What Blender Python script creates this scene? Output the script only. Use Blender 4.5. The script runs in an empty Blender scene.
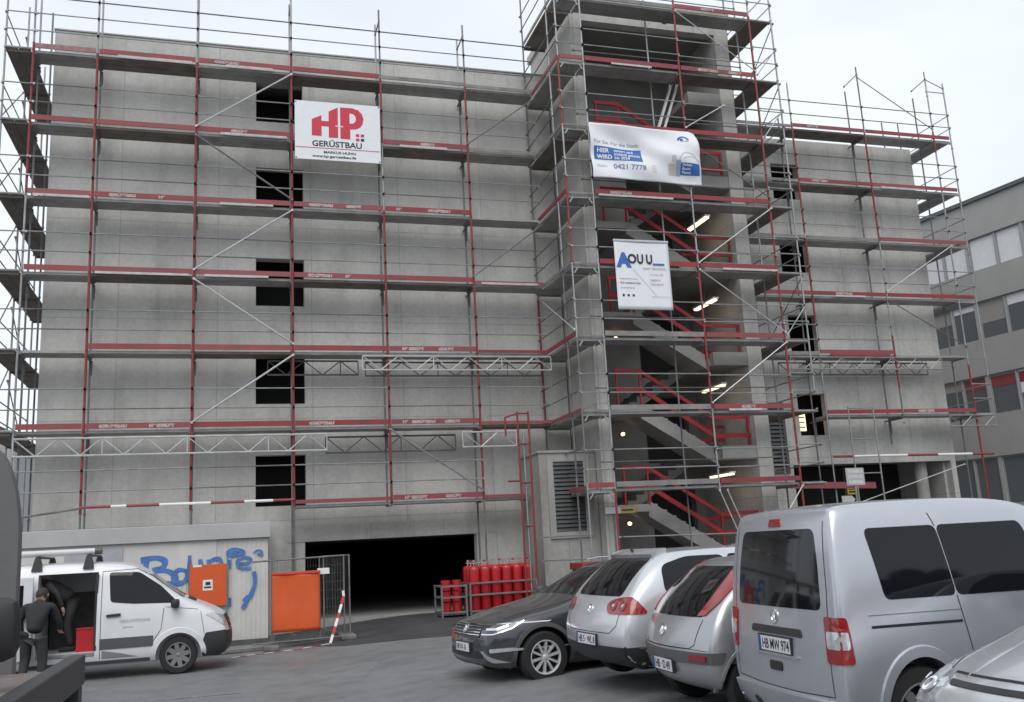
import bpy, bmesh, math, random
import numpy as np
from mathutils import Vector, Matrix
from mathutils.bvhtree import BVHTree
random.seed(7)
S = bpy.context.scene
COL = S.collection
R = math.radians

# ------------------------------------------------------------------ camera, sky, sun, exposure
cam = bpy.data.cameras.new('camera')
cam_o = bpy.data.objects.new('camera', cam); COL.objects.link(cam_o)
EYE = Vector((0.0, -24.94, 1.72))
PITCH, ROLL, YAW, FPX = 0.203, -0.0543, 0.297, 946.6
cy_, sy_, cp_, sp_, cr_, sr_ = math.cos(YAW), math.sin(YAW), math.cos(PITCH), math.sin(PITCH), math.cos(ROLL), math.sin(ROLL)
fw = Vector((sy_*cp_, cy_*cp_, sp_)); rt = Vector((cy_, -sy_, 0)); up = rt.cross(fw)
rx = rt*cr_ + up*sr_; ux = up*cr_ - rt*sr_
cam_o.matrix_world = Matrix(((rx.x, ux.x, -fw.x, EYE.x), (rx.y, ux.y, -fw.y, EYE.y), (rx.z, ux.z, -fw.z, EYE.z), (0, 0, 0, 1)))
cam.sensor_width = 36.0; cam.lens = 36.0*FPX/1024.0
cam.clip_start = 0.05; cam.clip_end = 3000
S.camera = cam_o

SUN_EL, SUN_AZ = R(52), R(200)
w = bpy.data.worlds.new('World'); S.world = w; w.use_nodes = True
nt = w.node_tree; nt.nodes.clear()
out = nt.nodes.new('ShaderNodeOutputWorld'); bg = nt.nodes.new('ShaderNodeBackground')
sky = nt.nodes.new('ShaderNodeTexSky'); sky.sky_type = 'NISHITA'; sky.sun_disc = False
sky.sun_elevation = SUN_EL; sky.sun_rotation = SUN_AZ; sky.dust_density = 3.0; sky.air_density = 1.0
# overcast: a thin veil of cloud over the clear sky
tc = nt.nodes.new('ShaderNodeTexCoord'); nz = nt.nodes.new('ShaderNodeTexNoise'); nz.inputs['Scale'].default_value = 1.6; nz.inputs['Detail'].default_value = 4
mpw = nt.nodes.new('ShaderNodeMapping'); mpw.inputs['Scale'].default_value = (1, 1, 2.5)
cr = nt.nodes.new('ShaderNodeValToRGB'); cr.color_ramp.elements[0].position = .35; cr.color_ramp.elements[0].color = (.72, .72, .72, 1); cr.color_ramp.elements[1].position = .6; cr.color_ramp.elements[1].color = (.96, .96, .96, 1)
mix = nt.nodes.new('ShaderNodeMixRGB'); mix.inputs['Color2'].default_value = (7.6, 8.05, 8.55, 1)
nt.links.new(tc.outputs['Generated'], mpw.inputs['Vector']); nt.links.new(mpw.outputs['Vector'], nz.inputs['Vector']); nt.links.new(nz.outputs['Fac'], cr.inputs['Fac'])
nt.links.new(cr.outputs['Color'], mix.inputs['Fac']); nt.links.new(sky.outputs['Color'], mix.inputs['Color1'])
nt.links.new(mix.outputs['Color'], bg.inputs['Color']); bg.inputs['Strength'].default_value = 0.1
nt.links.new(bg.outputs['Background'], out.inputs['Surface'])
sun = bpy.data.lights.new('sun', 'SUN'); sun.energy = 1.35; sun.angle = R(45); sun.color = (1, .97, .93)
sun_o = bpy.data.objects.new('sun', sun); COL.objects.link(sun_o)
sd = Vector((math.sin(SUN_AZ)*math.cos(SUN_EL), math.cos(SUN_AZ)*math.cos(SUN_EL), math.sin(SUN_EL)))
sun_o.rotation_euler = sd.to_track_quat('Z', 'Y').to_euler()
S.view_settings.view_transform = 'Standard'; S.view_settings.look = 'None'
S.view_settings.exposure = 0.36; S.view_settings.gamma = 1; S.view_settings.use_curve_mapping = False

# ------------------------------------------------------------------ materials
MATS = {}
def mat(name, col, rough=.6, metal=0.0, noise=0.0, nscale=6.0, bump=0.0, bscale=40.0, coat=0.0, spec=.5, emit=None, stretch=(1, 1, 1), dark=None, clear=None):
    if name in MATS: return MATS[name]
    m = bpy.data.materials.new(name); m.use_nodes = True; t = m.node_tree; b = t.nodes['Principled BSDF']
    c = (*col, 1) if len(col) == 3 else col
    b.inputs['Base Color'].default_value = c; b.inputs['Roughness'].default_value = rough; b.inputs['Metallic'].default_value = metal
    b.inputs['Specular IOR Level'].default_value = spec
    if coat: b.inputs['Coat Weight'].default_value = coat; b.inputs['Coat Roughness'].default_value = .06
    if emit: b.inputs['Emission Color'].default_value = (*emit[0], 1); b.inputs['Emission Strength'].default_value = emit[1]
    tc = t.nodes.new('ShaderNodeTexCoord'); mp = t.nodes.new('ShaderNodeMapping'); mp.inputs['Scale'].default_value = stretch
    t.links.new(tc.outputs['Object'], mp.inputs['Vector'])
    if noise:
        n = t.nodes.new('ShaderNodeTexNoise'); n.inputs['Scale'].default_value = nscale; n.inputs['Detail'].default_value = 6; n.inputs['Roughness'].default_value = .65
        t.links.new(mp.outputs['Vector'], n.inputs['Vector'])
        rp = t.nodes.new('ShaderNodeValToRGB'); rp.color_ramp.elements[0].position = .3; rp.color_ramp.elements[1].position = .7
        d = dark or tuple(x*(1-noise) for x in col[:3])
        rp.color_ramp.elements[0].color = (*d, 1); rp.color_ramp.elements[1].color = (*[min(1, x*(1+noise*.35)) for x in col[:3]], 1)
        t.links.new(n.outputs['Fac'], rp.inputs['Fac']); t.links.new(rp.outputs['Color'], b.inputs['Base Color'])
    if bump:
        n2 = t.nodes.new('ShaderNodeTexNoise'); n2.inputs['Scale'].default_value = bscale; n2.inputs['Detail'].default_value = 5
        t.links.new(mp.outputs['Vector'], n2.inputs['Vector'])
        bp = t.nodes.new('ShaderNodeBump'); bp.inputs['Strength'].default_value = bump; bp.inputs['Distance'].default_value = .02
        t.links.new(n2.outputs['Fac'], bp.inputs['Height']); t.links.new(bp.outputs['Normal'], b.inputs['Normal'])
    MATS[name] = m; return m

def worn(m, faded, amount):
    """boards differ from one another: some are sun-bleached"""
    t = m.node_tree; b = t.nodes['Principled BSDF']; src = b.inputs['Base Color'].links[0].from_socket
    oi = t.nodes.new('ShaderNodeObjectInfo'); mr = t.nodes.new('ShaderNodeMath'); mr.operation = 'MULTIPLY'; mr.inputs[1].default_value = amount
    x = t.nodes.new('ShaderNodeMixRGB'); x.inputs['Color2'].default_value = (*faded, 1)
    t.links.new(oi.outputs['Random'], mr.inputs[0]); t.links.new(mr.outputs[0], x.inputs['Fac']); t.links.new(src, x.inputs['Color1']); t.links.new(x.outputs['Color'], b.inputs['Base Color'])
def concrete(name, base, joint_w=2.5, joint_h=2.7, stain=.45, zoff=0.0):
    """raw formed concrete: cloudy tone, rain streaks, formwork joints and tie holes"""
    m = bpy.data.materials.new(name); m.use_nodes = True; t = m.node_tree; b = t.nodes['Principled BSDF']
    N, L = t.nodes.new, t.links.new
    tc = N('ShaderNodeTexCoord'); b.inputs['Roughness'].default_value = .88; b.inputs['Specular IOR Level'].default_value = .25
    def noise(scale, stretch, detail=6, rough=.6):
        mp = N('ShaderNodeMapping'); mp.inputs['Scale'].default_value = stretch; L(tc.outputs['Object'], mp.inputs['Vector'])
        n = N('ShaderNodeTexNoise'); n.inputs['Scale'].default_value = scale; n.inputs['Detail'].default_value = detail; n.inputs['Roughness'].default_value = rough
        L(mp.outputs['Vector'], n.inputs['Vector']); return n.outputs['Fac']
    def ramp(src, p0, c0, p1, c1):
        r = N('ShaderNodeValToRGB'); r.color_ramp.elements[0].position = p0; r.color_ramp.elements[0].color = (c0, c0, c0, 1)
        r.color_ramp.elements[1].position = p1; r.color_ramp.elements[1].color = (c1, c1, c1, 1); L(src, r.inputs['Fac']); return r.outputs['Color']
    def mul(a, bb, f=1.0):
        x = N('ShaderNodeMixRGB'); x.blend_type = 'MULTIPLY'; x.inputs['Fac'].default_value = f; L(a, x.inputs['Color1']); L(bb, x.inputs['Color2']); return x.outputs['Color']
    rgb = N('ShaderNodeRGB'); rgb.outputs[0].default_value = (*base, 1)
    c = mul(rgb.outputs[0], ramp(noise(.35, (1, 1, 1)), .3, .82, .7, 1.1))
    c = mul(c, ramp(noise(.9, (1, 1, .55), 8, .68), .32, 1-stain, .5, 1.04), .6)
    c = mul(c, ramp(noise(.8, (3.2, 3.2, .12), 5, .6), .3, .78, .5, 1.02), .45)
    c = mul(c, ramp(noise(9, (1, 1, 1), 8, .7), .3, .85, .7, 1.08))
    # each pour has its own tone
    mp = N('ShaderNodeMapping'); mp.vector_type = 'POINT'; mp.inputs['Rotation'].default_value = (R(90), 0, 0); mp.inputs['Location'].default_value = (0.3, 0, zoff)
    L(tc.outputs['Object'], mp.inputs['Vector'])
    br = N('ShaderNodeTexBrick'); br.offset = 0; br.inputs['Scale'].default_value = 1; br.inputs['Brick Width'].default_value = joint_w; br.inputs['Row Height'].default_value = joint_h
    br.inputs['Mortar Size'].default_value = .014; br.inputs['Mortar Smooth'].default_value = .3
    br.inputs['Color1'].default_value = (1, 1, 1, 1); br.inputs['Color2'].default_value = (.92, .92, .915, 1); br.inputs['Mortar'].default_value = (.72, .72, .72, 1)
    L(mp.outputs['Vector'], br.inputs['Vector'])
    c = mul(c, br.outputs['Color'])
    L(c, b.inputs['Base Color'])
    bp = N('ShaderNodeBump'); bp.inputs['Strength'].default_value = .18; bp.inputs['Distance'].default_value = .02
    L(noise(22, (1, 1, 1)), bp.inputs['Height']); L(bp.outputs['Normal'], b.inputs['Normal'])
    MATS[name] = m; return m

conc = concrete('concrete_raw', (.53, .523, .502), stain=.24)
conc2 = concrete('concrete_right_wing', (.51, .503, .482), 1.9, 1.35, .3)
conc_t = concrete('concrete_stair_tower', (.49, .48, .455), 2.0, 2.7, .22)
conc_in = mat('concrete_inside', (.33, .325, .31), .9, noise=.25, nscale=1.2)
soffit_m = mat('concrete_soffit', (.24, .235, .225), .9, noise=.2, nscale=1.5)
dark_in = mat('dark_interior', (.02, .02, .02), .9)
galv = mat('galvanised_tube', (.36, .365, .37), .5, .6, noise=.35, nscale=3)
galv_d = mat('weathered_tube', (.20, .20, .20), .6, .4, noise=.4, nscale=3)
redt = mat('red_painted_tube', (.26, .025, .03), .5, noise=.35, nscale=5, dark=(.13, .03, .03))
redb = mat('red_toe_board', (.27, .018, .025), .55, noise=.5, nscale=2.2, dark=(.13, .035, .035))
worn(redb, (.26, .11, .11), .45)
strip_m = mat('worn_white_edge', (.50, .50, .49), .6, noise=.3, nscale=5)
greyb = mat('grey_toe_board', (.24, .225, .22), .6, noise=.4, nscale=2)
deck_m = mat('steel_deck', (.34, .34, .33), .6, .25, noise=.35, nscale=2, bump=.2, bscale=60)
deck_w = mat('wooden_deck', (.17, .15, .13), .8, noise=.4, nscale=2)
white_p = mat('white_paint', (.75, .75, .75), .5, noise=.12, nscale=3)
red_rail = mat('red_stair_railing', (.34, .016, .022), .5, noise=.2, nscale=4)
black_p = mat('black_plastic', (.018, .018, .02), .5)
galv_b = mat('bright_galvanised_tube', (.58, .585, .59), .45, .5, noise=.25, nscale=3)
louv_m = mat('louvre_steel', (.085, .088, .09), .5, .4, noise=.2)

# ------------------------------------------------------------------ mesh helpers
class MB:
    def __init__(s): s.v = []; s.f = []; s.mi = []
    def quadbox(s, c8, mi=0):
        o = len(s.v); s.v += [tuple(p) for p in c8]
        for f in ((0, 3, 2, 1), (4, 5, 6, 7), (0, 1, 5, 4), (1, 2, 6, 5), (2, 3, 7, 6), (3, 0, 4, 7)): s.f.append(tuple(o+i for i in f)); s.mi.append(mi)
        return s
    def box(s, x0, y0, z0, x1, y1, z1, mi=0):
        if x0 > x1: x0, x1 = x1, x0
        if y0 > y1: y0, y1 = y1, y0
        if z0 > z1: z0, z1 = z1, z0
        return s.quadbox([(x0, y0, z0), (x1, y0, z0), (x1, y1, z0), (x0, y1, z0), (x0, y0, z1), (x1, y0, z1), (x1, y1, z1), (x0, y1, z1)], mi)
    def tube(s, p, q, r, n=8, mi=0, r2=None, cap=True):
        p, q = Vector(p), Vector(q); d = (q-p).normalized(); a = d.orthogonal().normalized(); b = d.cross(a); o = len(s.v); r2 = r if r2 is None else r2
        for c, rr in ((p, r), (q, r2)):
            for i in range(n):
                t = 2*math.pi*i/n; s.v.append(tuple(c + a*math.cos(t)*rr + b*math.sin(t)*rr))
        for i in range(n):
            j = (i+1) % n; s.f.append((o+i, o+j, o+n+j, o+n+i)); s.mi.append(mi)
        if cap: s.f.append(tuple(o+n-1-i for i in range(n))); s.mi.append(mi); s.f.append(tuple(o+n+i for i in range(n))); s.mi.append(mi)
        return s
    def path(s, pts, r, n=8, mi=0):
        for a, b in zip(pts, pts[1:]): s.tube(a, b, r, n, mi)
        return s
    def beam(s, p, q, wx, hz, mi=0, upv=(0, 0, 1)):
        p, q = Vector(p), Vector(q); d = (q-p).normalized(); a = d.cross(Vector(upv)).normalized()*wx/2; b = a.cross(d).normalized()*hz/2
        return s.quadbox([p-a-b, q-a-b, q+a-b, p+a-b, p-a+b, q-a+b, q+a+b, p+a+b], mi)
    def prism(s, poly, fn, t0, t1, mi=0):
        """poly of 2D points; fn(u,v,t) -> 3D"""
        o = len(s.v); n = len(poly); s.v += [tuple(fn(u, v, t0)) for u, v in poly] + [tuple(fn(u, v, t1)) for u, v in poly]
        s.f.append(tuple(range(o+n-1, o-1, -1))); s.mi.append(mi); s.f.append(tuple(range(o+n, o+2*n))); s.mi.append(mi)
        for i in range(n): j = (i+1) % n; s.f.append((o+i, o+j, o+n+j, o+n+i)); s.mi.append(mi)
        return s
    def lathe(s, prof, M, n=32, mi=0):
        """prof (r, h): axis is local Z of matrix M"""
        o = len(s.v); k = len(prof)
        for i in range(n):
            t = 2*math.pi*i/n
            for r, h in prof: s.v.append(tuple(M @ Vector((r*math.cos(t), r*math.sin(t), h))))
        for i in range(n):
            j = (i+1) % n
            for a in range(k-1): s.f.append((o+i*k+a, o+j*k+a, o+j*k+a+1, o+i*k+a+1)); s.mi.append(mi)
        return s
    def build(s, name, mats, parent=None, smooth=False, bevel=0.0, fix=False):
        me = bpy.data.meshes.new(name); me.from_pydata(s.v, [], s.f); me.update()
        if not isinstance(mats, (list, tuple)): mats = [mats]
        for m in mats: me.materials.append(m)
        if len(mats) > 1: me.polygons.foreach_set('material_index', s.mi)
        if smooth: me.polygons.foreach_set('use_smooth', [True]*len(me.polygons))
        bm = bmesh.new(); bm.from_mesh(me); bmesh.ops.recalc_face_normals(bm, faces=bm.faces)
        if bevel: bmesh.ops.bevel(bm, geom=[e for e in bm.edges if len(e.link_faces) == 2 and e.calc_face_angle(0) > .5], offset=bevel, segments=2, affect='EDGES', profile=.5)
        bm.to_mesh(me); bm.free()
        if smooth: 
            try: me.set_sharp_from_angle(angle=R(40))
            except Exception: pass
        o = bpy.data.objects.new(name, me); COL.objects.link(o)
        if parent is not None: o.parent = parent
        return o
def thing(name, label, cat, loc=(0, 0, 0), rz=0, group=None):
    o = bpy.data.objects.new(name, None); COL.objects.link(o); o.location = loc; o.rotation_euler = (0, 0, rz); o.empty_display_size = .2
    o['label'] = label; o['category'] = cat
    if group: o['group'] = group
    return o
def tag(o, label, cat, group=None, kind=None):
    if label: o['label'] = label
    if cat: o['category'] = cat
    if group: o['group'] = group
    if kind: o['kind'] = kind
    return o
def struct(o): o['kind'] = 'structure'; return o
def copy_tree(o, parent=None):
    c = o.copy(); COL.objects.link(c)
    if parent is not None: c.parent = parent
    for ch in list(o.children): copy_tree(ch, c)
    return c
def text(s, size, m, parent, M, name='lettering', depth=.002, align='LEFT', bold=0.0, sx=1.0):
    cu = bpy.data.curves.new(name, 'FONT'); cu.body = s; cu.size = size; cu.extrude = depth; cu.align_x = align; cu.offset = bold; cu.resolution_u = 3
    to = bpy.data.objects.new(name, cu); COL.objects.link(to)
    dg = bpy.context.evaluated_depsgraph_get(); me = bpy.data.meshes.new_from_object(to.evaluated_get(dg))
    bpy.data.objects.remove(to); bpy.data.curves.remove(cu)
    me.transform(Matrix.Diagonal((sx, 1, 1, 1))); me.transform(M); me.materials.clear(); me.materials.append(m); me.name = name
    o = bpy.data.objects.new(name, me); COL.objects.link(o); o.parent = parent; return o
def frontM(x, y, z):   # text plane facing -Y (towards the yard)
    return Matrix.Translation((x, y, z)) @ Matrix.Rotation(R(90), 4, 'X')

# ------------------------------------------------------------------ ground
def gz(x, y=0):
    t = (x-0.4)/4.6; t = 0 if t < 0 else 1 if t > 1 else t
    return -.2 + .28*t*t*(3-2*t)
mb = MB()
xs = [-900, -300, -100, -40, -20, -10, -5, 0] + [.4+.46*i for i in range(11)] + [6, 8, 12, 20, 40, 100, 300, 900]
ys = [-900, -200, -60, -40, -30, -26, -20, -15, -10, -5, 0, 5, 10, 30, 80, 250, 1200]
for x in xs:
    for y in ys: mb.v.append((x, y, gz(x)))
ny = len(ys)
for i in range(len(xs)-1):
    for j in range(ny-1): mb.f.append((i*ny+j, (i+1)*ny+j, (i+1)*ny+j+1, i*ny+j+1)); mb.mi.append(0)
def asphalt():
    m = bpy.data.materials.new('asphalt'); m.use_nodes = True; t = m.node_tree; b = t.nodes['Principled BSDF']; N, L = t.nodes.new, t.links.new
    tc = N('ShaderNodeTexCoord')
    def noise(s, d=6, st=(1, 1, 1)):
        mp = N('ShaderNodeMapping'); mp.inputs['Scale'].default_value = st; L(tc.outputs['Object'], mp.inputs['Vector'])
        n = N('ShaderNodeTexNoise'); n.inputs['Scale'].default_value = s; n.inputs['Detail'].default_value = d; n.inputs['Roughness'].default_value = .65; L(mp.outputs['Vector'], n.inputs['Vector']); return n.outputs['Fac']
    def ramp(src, p0, c0, p1, c1):
        r = N('ShaderNodeValToRGB'); e = r.color_ramp.elements; e[0].position = p0; e[0].color = (*c0, 1); e[1].position = p1; e[1].color = (*c1, 1); L(src, r.inputs['Fac']); return r.outputs['Color']
    def mul(a, bb):
        x = N('ShaderNodeMixRGB'); x.blend_type = 'MULTIPLY'; x.inputs['Fac'].default_value = 1; L(a, x.inputs['Color1']); L(bb, x.inputs['Color2']); return x.outputs['Color']
    c = ramp(noise(.22, 5), .35, (.165, .167, .171), .65, (.19, .192, .197))
    c = mul(c, ramp(noise(140, 2), .3, (.62, .62, .62), .7, (1.25, 1.25, 1.25)))
    c = mul(c, ramp(noise(2.3, 8), .36, (.84, .84, .84), .56, (1.05, 1.05, 1.05)))
    vo = N('ShaderNodeTexVoronoi'); vo.feature = 'DISTANCE_TO_EDGE'; vo.inputs['Scale'].default_value = .35
    mp = N('ShaderNodeMapping'); L(tc.outputs['Object'], mp.inputs['Vector']); L(mp.outputs['Vector'], vo.inputs['Vector'])
    c = mul(c, ramp(vo.outputs['Distance'],   .0, (.78, .78, .78), .008, (1, 1, 1)))
    L(c, b.inputs['Base Color'])
    rr = ramp(noise(.5, 5), .4, (.5, .5, .5), .6, (.8, .8, .8)); L(rr, b.inputs['Roughness']); b.inputs['Specular IOR Level'].default_value = .4
    bp = N('ShaderNodeBump'); bp.inputs['Strength'].default_value = .4; bp.inputs['Distance'].default_value = .006; L(noise(160, 3), bp.inputs['Height']); L(bp.outputs['Normal'], b.inputs['Normal'])
    return m
struct(mb.build('ground', asphalt(), smooth=True))

# ------------------------------------------------------------------ the car park building
def wall_xz(mb, y0, y1, x0, x1, z0, z1, holes, mi=0):
    """a wall slab along X with rectangular openings, built of butt-jointed blocks"""
    xs = sorted({x0, x1, *[h[0] for h in holes], *[h[2] for h in holes]}); zs = sorted({z0, z1, *[h[1] for h in holes], *[h[3] for h in holes]})
    idx = {}
    def vid(x, y, z):
        k = (x, y, z)
        if k not in idx: idx[k] = len(mb.v); mb.v.append(k)
        return idx[k]
    solid = lambda i, j: 0 <= i < len(xs)-1 and 0 <= j < len(zs)-1 and not any(h[0] <= (xs[i]+xs[i+1])/2 <= h[2] and h[1] <= (zs[j]+zs[j+1])/2 <= h[3] for h in holes)
    for i in range(len(xs)-1):
        for j in range(len(zs)-1):
            if not solid(i, j): continue
            a, b, c, d = xs[i], xs[i+1], zs[j], zs[j+1]
            F = [(vid(a, y0, c), vid(b, y0, c), vid(b, y0, d), vid(a, y0, d)), (vid(a, y1, d), vid(b, y1, d), vid(b, y1, c), vid(a, y1, c))]
            if not solid(i-1, j): F.append((vid(a, y0, c), vid(a, y0, d), vid(a, y1, d), vid(a, y1, c)))
            if not solid(i+1, j): F.append((vid(b, y0, c), vid(b, y1, c), vid(b, y1, d), vid(b, y0, d)))
            if not solid(i, j-1): F.append((vid(a, y0, c), vid(a, y1, c), vid(b, y1, c), vid(b, y0, c)))
            if not solid(i, j+1): F.append((vid(a, y0, d), vid(b, y0, d), vid(b, y1, d), vid(a, y1, d)))
            mb.f += F; mb.mi += [mi]*len(F)
bld = thing('car_park_building', 'raw grey concrete car park with stair tower, wrapped in scaffolding', 'building', (0, 0, 0))
GW = -.3
wins = [(.70, 15.16, 2.0, 13.95), (.70, 12.55, 2.0, 11.25), (.70, 9.86, 2.0, 8.52), (.70, 7.12, 2.0, 5.80), (.70, 4.42, 2.0, 3.08)]
holes = [(a, d, c, b) for a, b, c, d in wins] + [(1.96, GW, 6.62, 2.12)]
mb = MB(); wall_xz(mb, 1.0, 1.3, -4.6, 9.58, GW, 16.2, holes); mb.build('wing_wall', conc, bld)
mb = MB(); mb.box(-4.63, .97, 16.202, 9.55, 1.33, 16.24); mb.build('parapet_coping', mat('coping_metal', (.33, .33, .33), .5, .3, noise=.2), bld)
mb = MB(); mb.box(-4.6, 1.302, GW, -4.3, 24, 16.2); mb.build('end_wall', conc, bld)
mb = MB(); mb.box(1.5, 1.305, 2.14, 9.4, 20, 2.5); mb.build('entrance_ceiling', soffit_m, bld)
# dark parking decks behind the openings
mb = MB()
for z in (2.7, 5.4, 8.1, 10.8, 13.5, 15.8): mb.box(-4.25, 1.31, z-.25+.002*z, 9.5, 20, z+.002*z)
mb.build('floor_slab', conc_in, bld)
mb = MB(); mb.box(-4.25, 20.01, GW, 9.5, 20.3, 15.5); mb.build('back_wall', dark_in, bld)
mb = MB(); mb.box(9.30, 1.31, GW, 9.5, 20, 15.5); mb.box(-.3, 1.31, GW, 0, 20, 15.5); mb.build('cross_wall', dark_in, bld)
mb = MB(); mb.box(-4.2, 2.4, 2.72, 9.2, 2.5, 15.4); mb.build('shade_screen', dark_in, bld)  # near-black sheet stands in for the shade behind the window openings
mb = MB(); mb.box(6.63, .985, GW, 6.95, .999, 2.8); mb.box(1.5, .98, 2.121, 7.3, .998, 2.55); mb.build('entrance_lintel', conc_t, bld)
# right wing
RWY = 2.3
rwins = [(18.18, 14.41, 19.25, 13.1), (18.18, 11.72, 19.3, 10.43), (18.18, 8.91, 19.3, 7.63), (18.18, 6.19, 19.3, 4.79)]
holes = [(a, d, c, b) for a, b, c, d in rwins] + [(17.75, GW, 24.0, 3.82)]
mb = MB(); wall_xz(mb, RWY, RWY+.3, 14.95, 24.2, GW, 15.35, holes); mb.build('wing_wall', conc2, bld)
mb = MB(); mb.box(23.9, RWY+.302, GW, 24.2, 24, 15.35); mb.build('end_wall', conc2, bld)
mb = MB(); mb.box(14.95, 20, GW, 23.88, 20.3, 15.0); mb.box(17.2, RWY+.31, GW, 17.4, 20, 15); mb.box(17.5, RWY+1.6, 4.3, 23.8, RWY+1.7, 15); mb.box(17.5, RWY+2.6, GW, 23.85, RWY+2.7, 3.9); mb.build('back_wall', dark_in, bld)  # the near-black inner panels stand in for shade in the recess and windows
mb = MB()
for z in (4.2, 6.9, 9.6, 12.3, 15.0): mb.box(17.41, RWY+.31, z-.25, 23.88, 19.9, z)
mb.build('floor_slab', conc_in, bld)
mb = MB(); mb.tube((23.1, RWY+.5, GW), (23.1, RWY+.5, 3.94), .22, 16); mb.build('column', conc_in, bld, smooth=True)
# ---- stair tower
TX0, TX1, TY, LZ0 = 9.62, 14.86, -1.15, 1.30
mb = MB()
mb.box(TX0, TY, GW, TX0+.36, 2.6, 17.5)
mb.build('tower_side_wall', conc_t, bld)
mb = MB(); mb.box(TX1-.46, TY, GW, TX1, 2.55, 17.5); mb.build('tower_side_wall', conc_t, bld)
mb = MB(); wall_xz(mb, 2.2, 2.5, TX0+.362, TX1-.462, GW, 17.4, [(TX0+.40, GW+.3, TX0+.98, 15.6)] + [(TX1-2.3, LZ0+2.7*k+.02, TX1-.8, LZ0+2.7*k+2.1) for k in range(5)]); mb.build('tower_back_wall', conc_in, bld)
mb = MB(); mb.box(TX0+.362, 3.2, GW, TX1-.462, 3.3, 17); mb.build('tower_corridor', mat('corridor_shade', (.07, .07, .068), .9), bld)  # flat panel; the corridor's dimness is painted into its dark colour
mb = MB(); mb.box(TX0+.362, TY+.004, 16.95, TX1-.462, TY+.3, 17.46); mb.build('tower_lintel', conc_t, bld)
mb = MB(); mb.box(TX0-.08, TY-.08, 17.502, TX1+.08, 2.7, 17.75); mb.build('tower_roof', conc_t, bld)
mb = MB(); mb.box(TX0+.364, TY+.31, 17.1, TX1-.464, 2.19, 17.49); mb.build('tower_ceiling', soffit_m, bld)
# flights: a near flight falling to the right, a rear flight falling back to the left
LZ = [1.30+2.7*k for k in range(6)]           # right-hand landings
for k, zr in enumerate(LZ):
    x0, x1 = 11.05, 13.2
    zl = zr+1.35
    if zl > 17: continue
    mb = MB(); mb.box(x1, TY+.25, zr-.2, TX1-.463, 2.19, zr)
    mb.box(x1+.1, TY+.02, zr-.22, TX1-.465, TY+.248, zr+.16); mb.build('landing', conc_in, bld)
    if k < 5:
        mb = MB(); mb.box(TX0+.363, TY+.25, zl-.2, x0, 2.19, zl); mb.build('landing', conc_in, bld)
        n = 8; prof = [(x0, zl-.2), (x0, zl)]
        for i in range(n): xx = x0+(x1-x0)*(i+1)/n; z2 = zl-(1.35)*(i+1)/n; prof += [(xx, zl-1.35*i/n-.0), (xx, z2)]
        prof += [(x1, zr-.2)]
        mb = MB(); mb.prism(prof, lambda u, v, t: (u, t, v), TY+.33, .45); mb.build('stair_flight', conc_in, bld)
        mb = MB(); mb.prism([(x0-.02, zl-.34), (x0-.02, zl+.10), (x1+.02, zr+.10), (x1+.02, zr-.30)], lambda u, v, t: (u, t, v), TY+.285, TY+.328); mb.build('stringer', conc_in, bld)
        zb = zl+1.35   # rear flight, from the right landing above down to this left landing
        if k < 4:
            prof = [(x1, zb-.2), (x1, zb)]
            for i in range(n): xx = x1-(x1-x0)*(i+1)/n; prof += [(xx, zb-1.35*i/n), (xx, zb-1.35*(i+1)/n)]
            prof += [(x0, zl-.2)]
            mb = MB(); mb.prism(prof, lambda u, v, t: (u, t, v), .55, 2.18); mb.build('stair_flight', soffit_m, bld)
        # red railings
        mb = MB(); y = TY+.25
        for h, t in ((1.0, .10), (.48, .12)):
            mb.beam((x0-.75, y, zl+h), (x0, y, zl+h), .05, t); mb.beam((x0+.01, y, zl+h), (x1, y, zr+h), .05, t)
            mb.beam((x1+.01, y, zr+h), (TX1-.5, y, zr+h), .05, t)
        for a, b in ((x0-.7, zl), (x0, zl), (x1, zr), (TX1-.55, zr)): mb.beam((a, y+.001, b), (a, y+.001, b+1.04), .05, .05, upv=(1, 0, 0))
        mb.build('railing', red_rail, bld)
        mb = MB(); y = .50
        for h in (.5, .9): mb.beam((x1+.25, y, zr+h), (TX1-.52, y, zr+h), .03, .09)
        mb.build('railing', red_rail, bld)
lum_m = mat('warm_tube_light', (1, .9, .7), .5, emit=((1, .76, .46), 1.9))
lumb_m = mat('bulb_light', (1, .8, .55), .5, emit=((1, .62, .33), 5))
for k in range(1, 5):
    z = 3.42+2.56*(k-1)
    t = thing('ceiling_light', ['lit tube light under the lowest stair landing, just above the tall silver car', 'lit tube light on the stair landing above the lowest one', 'lit tube light beside the lower right corner of the sign with the blue A', 'lit tube light above right of the sign with the blue A'][k-1], 'light', (13.75, -.15, z), R(90), 'tube lights in the stair tower')
    MB().box(-.62, -.07, -.05, .62, .07, .0).build('diffuser', lum_m, t, bevel=.015)
    MB().box(-.66, -.09, .003, .66, .09, .05).build('housing', white_p, t)
    MB().tube((0, 0, .05), (0, 0, 2.7*k+1.1-z), .012, 6).build('hanger', galv_d, t) if 2.7*k+1.1-z > .08 else None
for k, z in enumerate((2.15, 4.72, 7.58)):
    t = thing('bulkhead_light', ['small round lamp glowing by the lowest stair door behind the cars', 'small round lamp glowing by the stair door at mid height of the tower', 'small round lamp glowing by the stair door below the sign with the blue A'][k], 'light', (11.02, .50, z+.02), 0, 'round lamps in the stair tower')
    mb = MB(); mb.lathe([(0, -.09), (.035, -.08), (.048, -.03), (.05, 0)], Matrix.Rotation(R(-90), 4, 'X'), 16); mb.build('globe', lumb_m, t, smooth=True)
    mb = MB(); mb.lathe([(.095, -.02), (.1, .0), (.1, .04), (0, .04)], Matrix.Rotation(R(-90), 4, 'X'), 16); mb.build('base', black_p, t, smooth=True)
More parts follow.
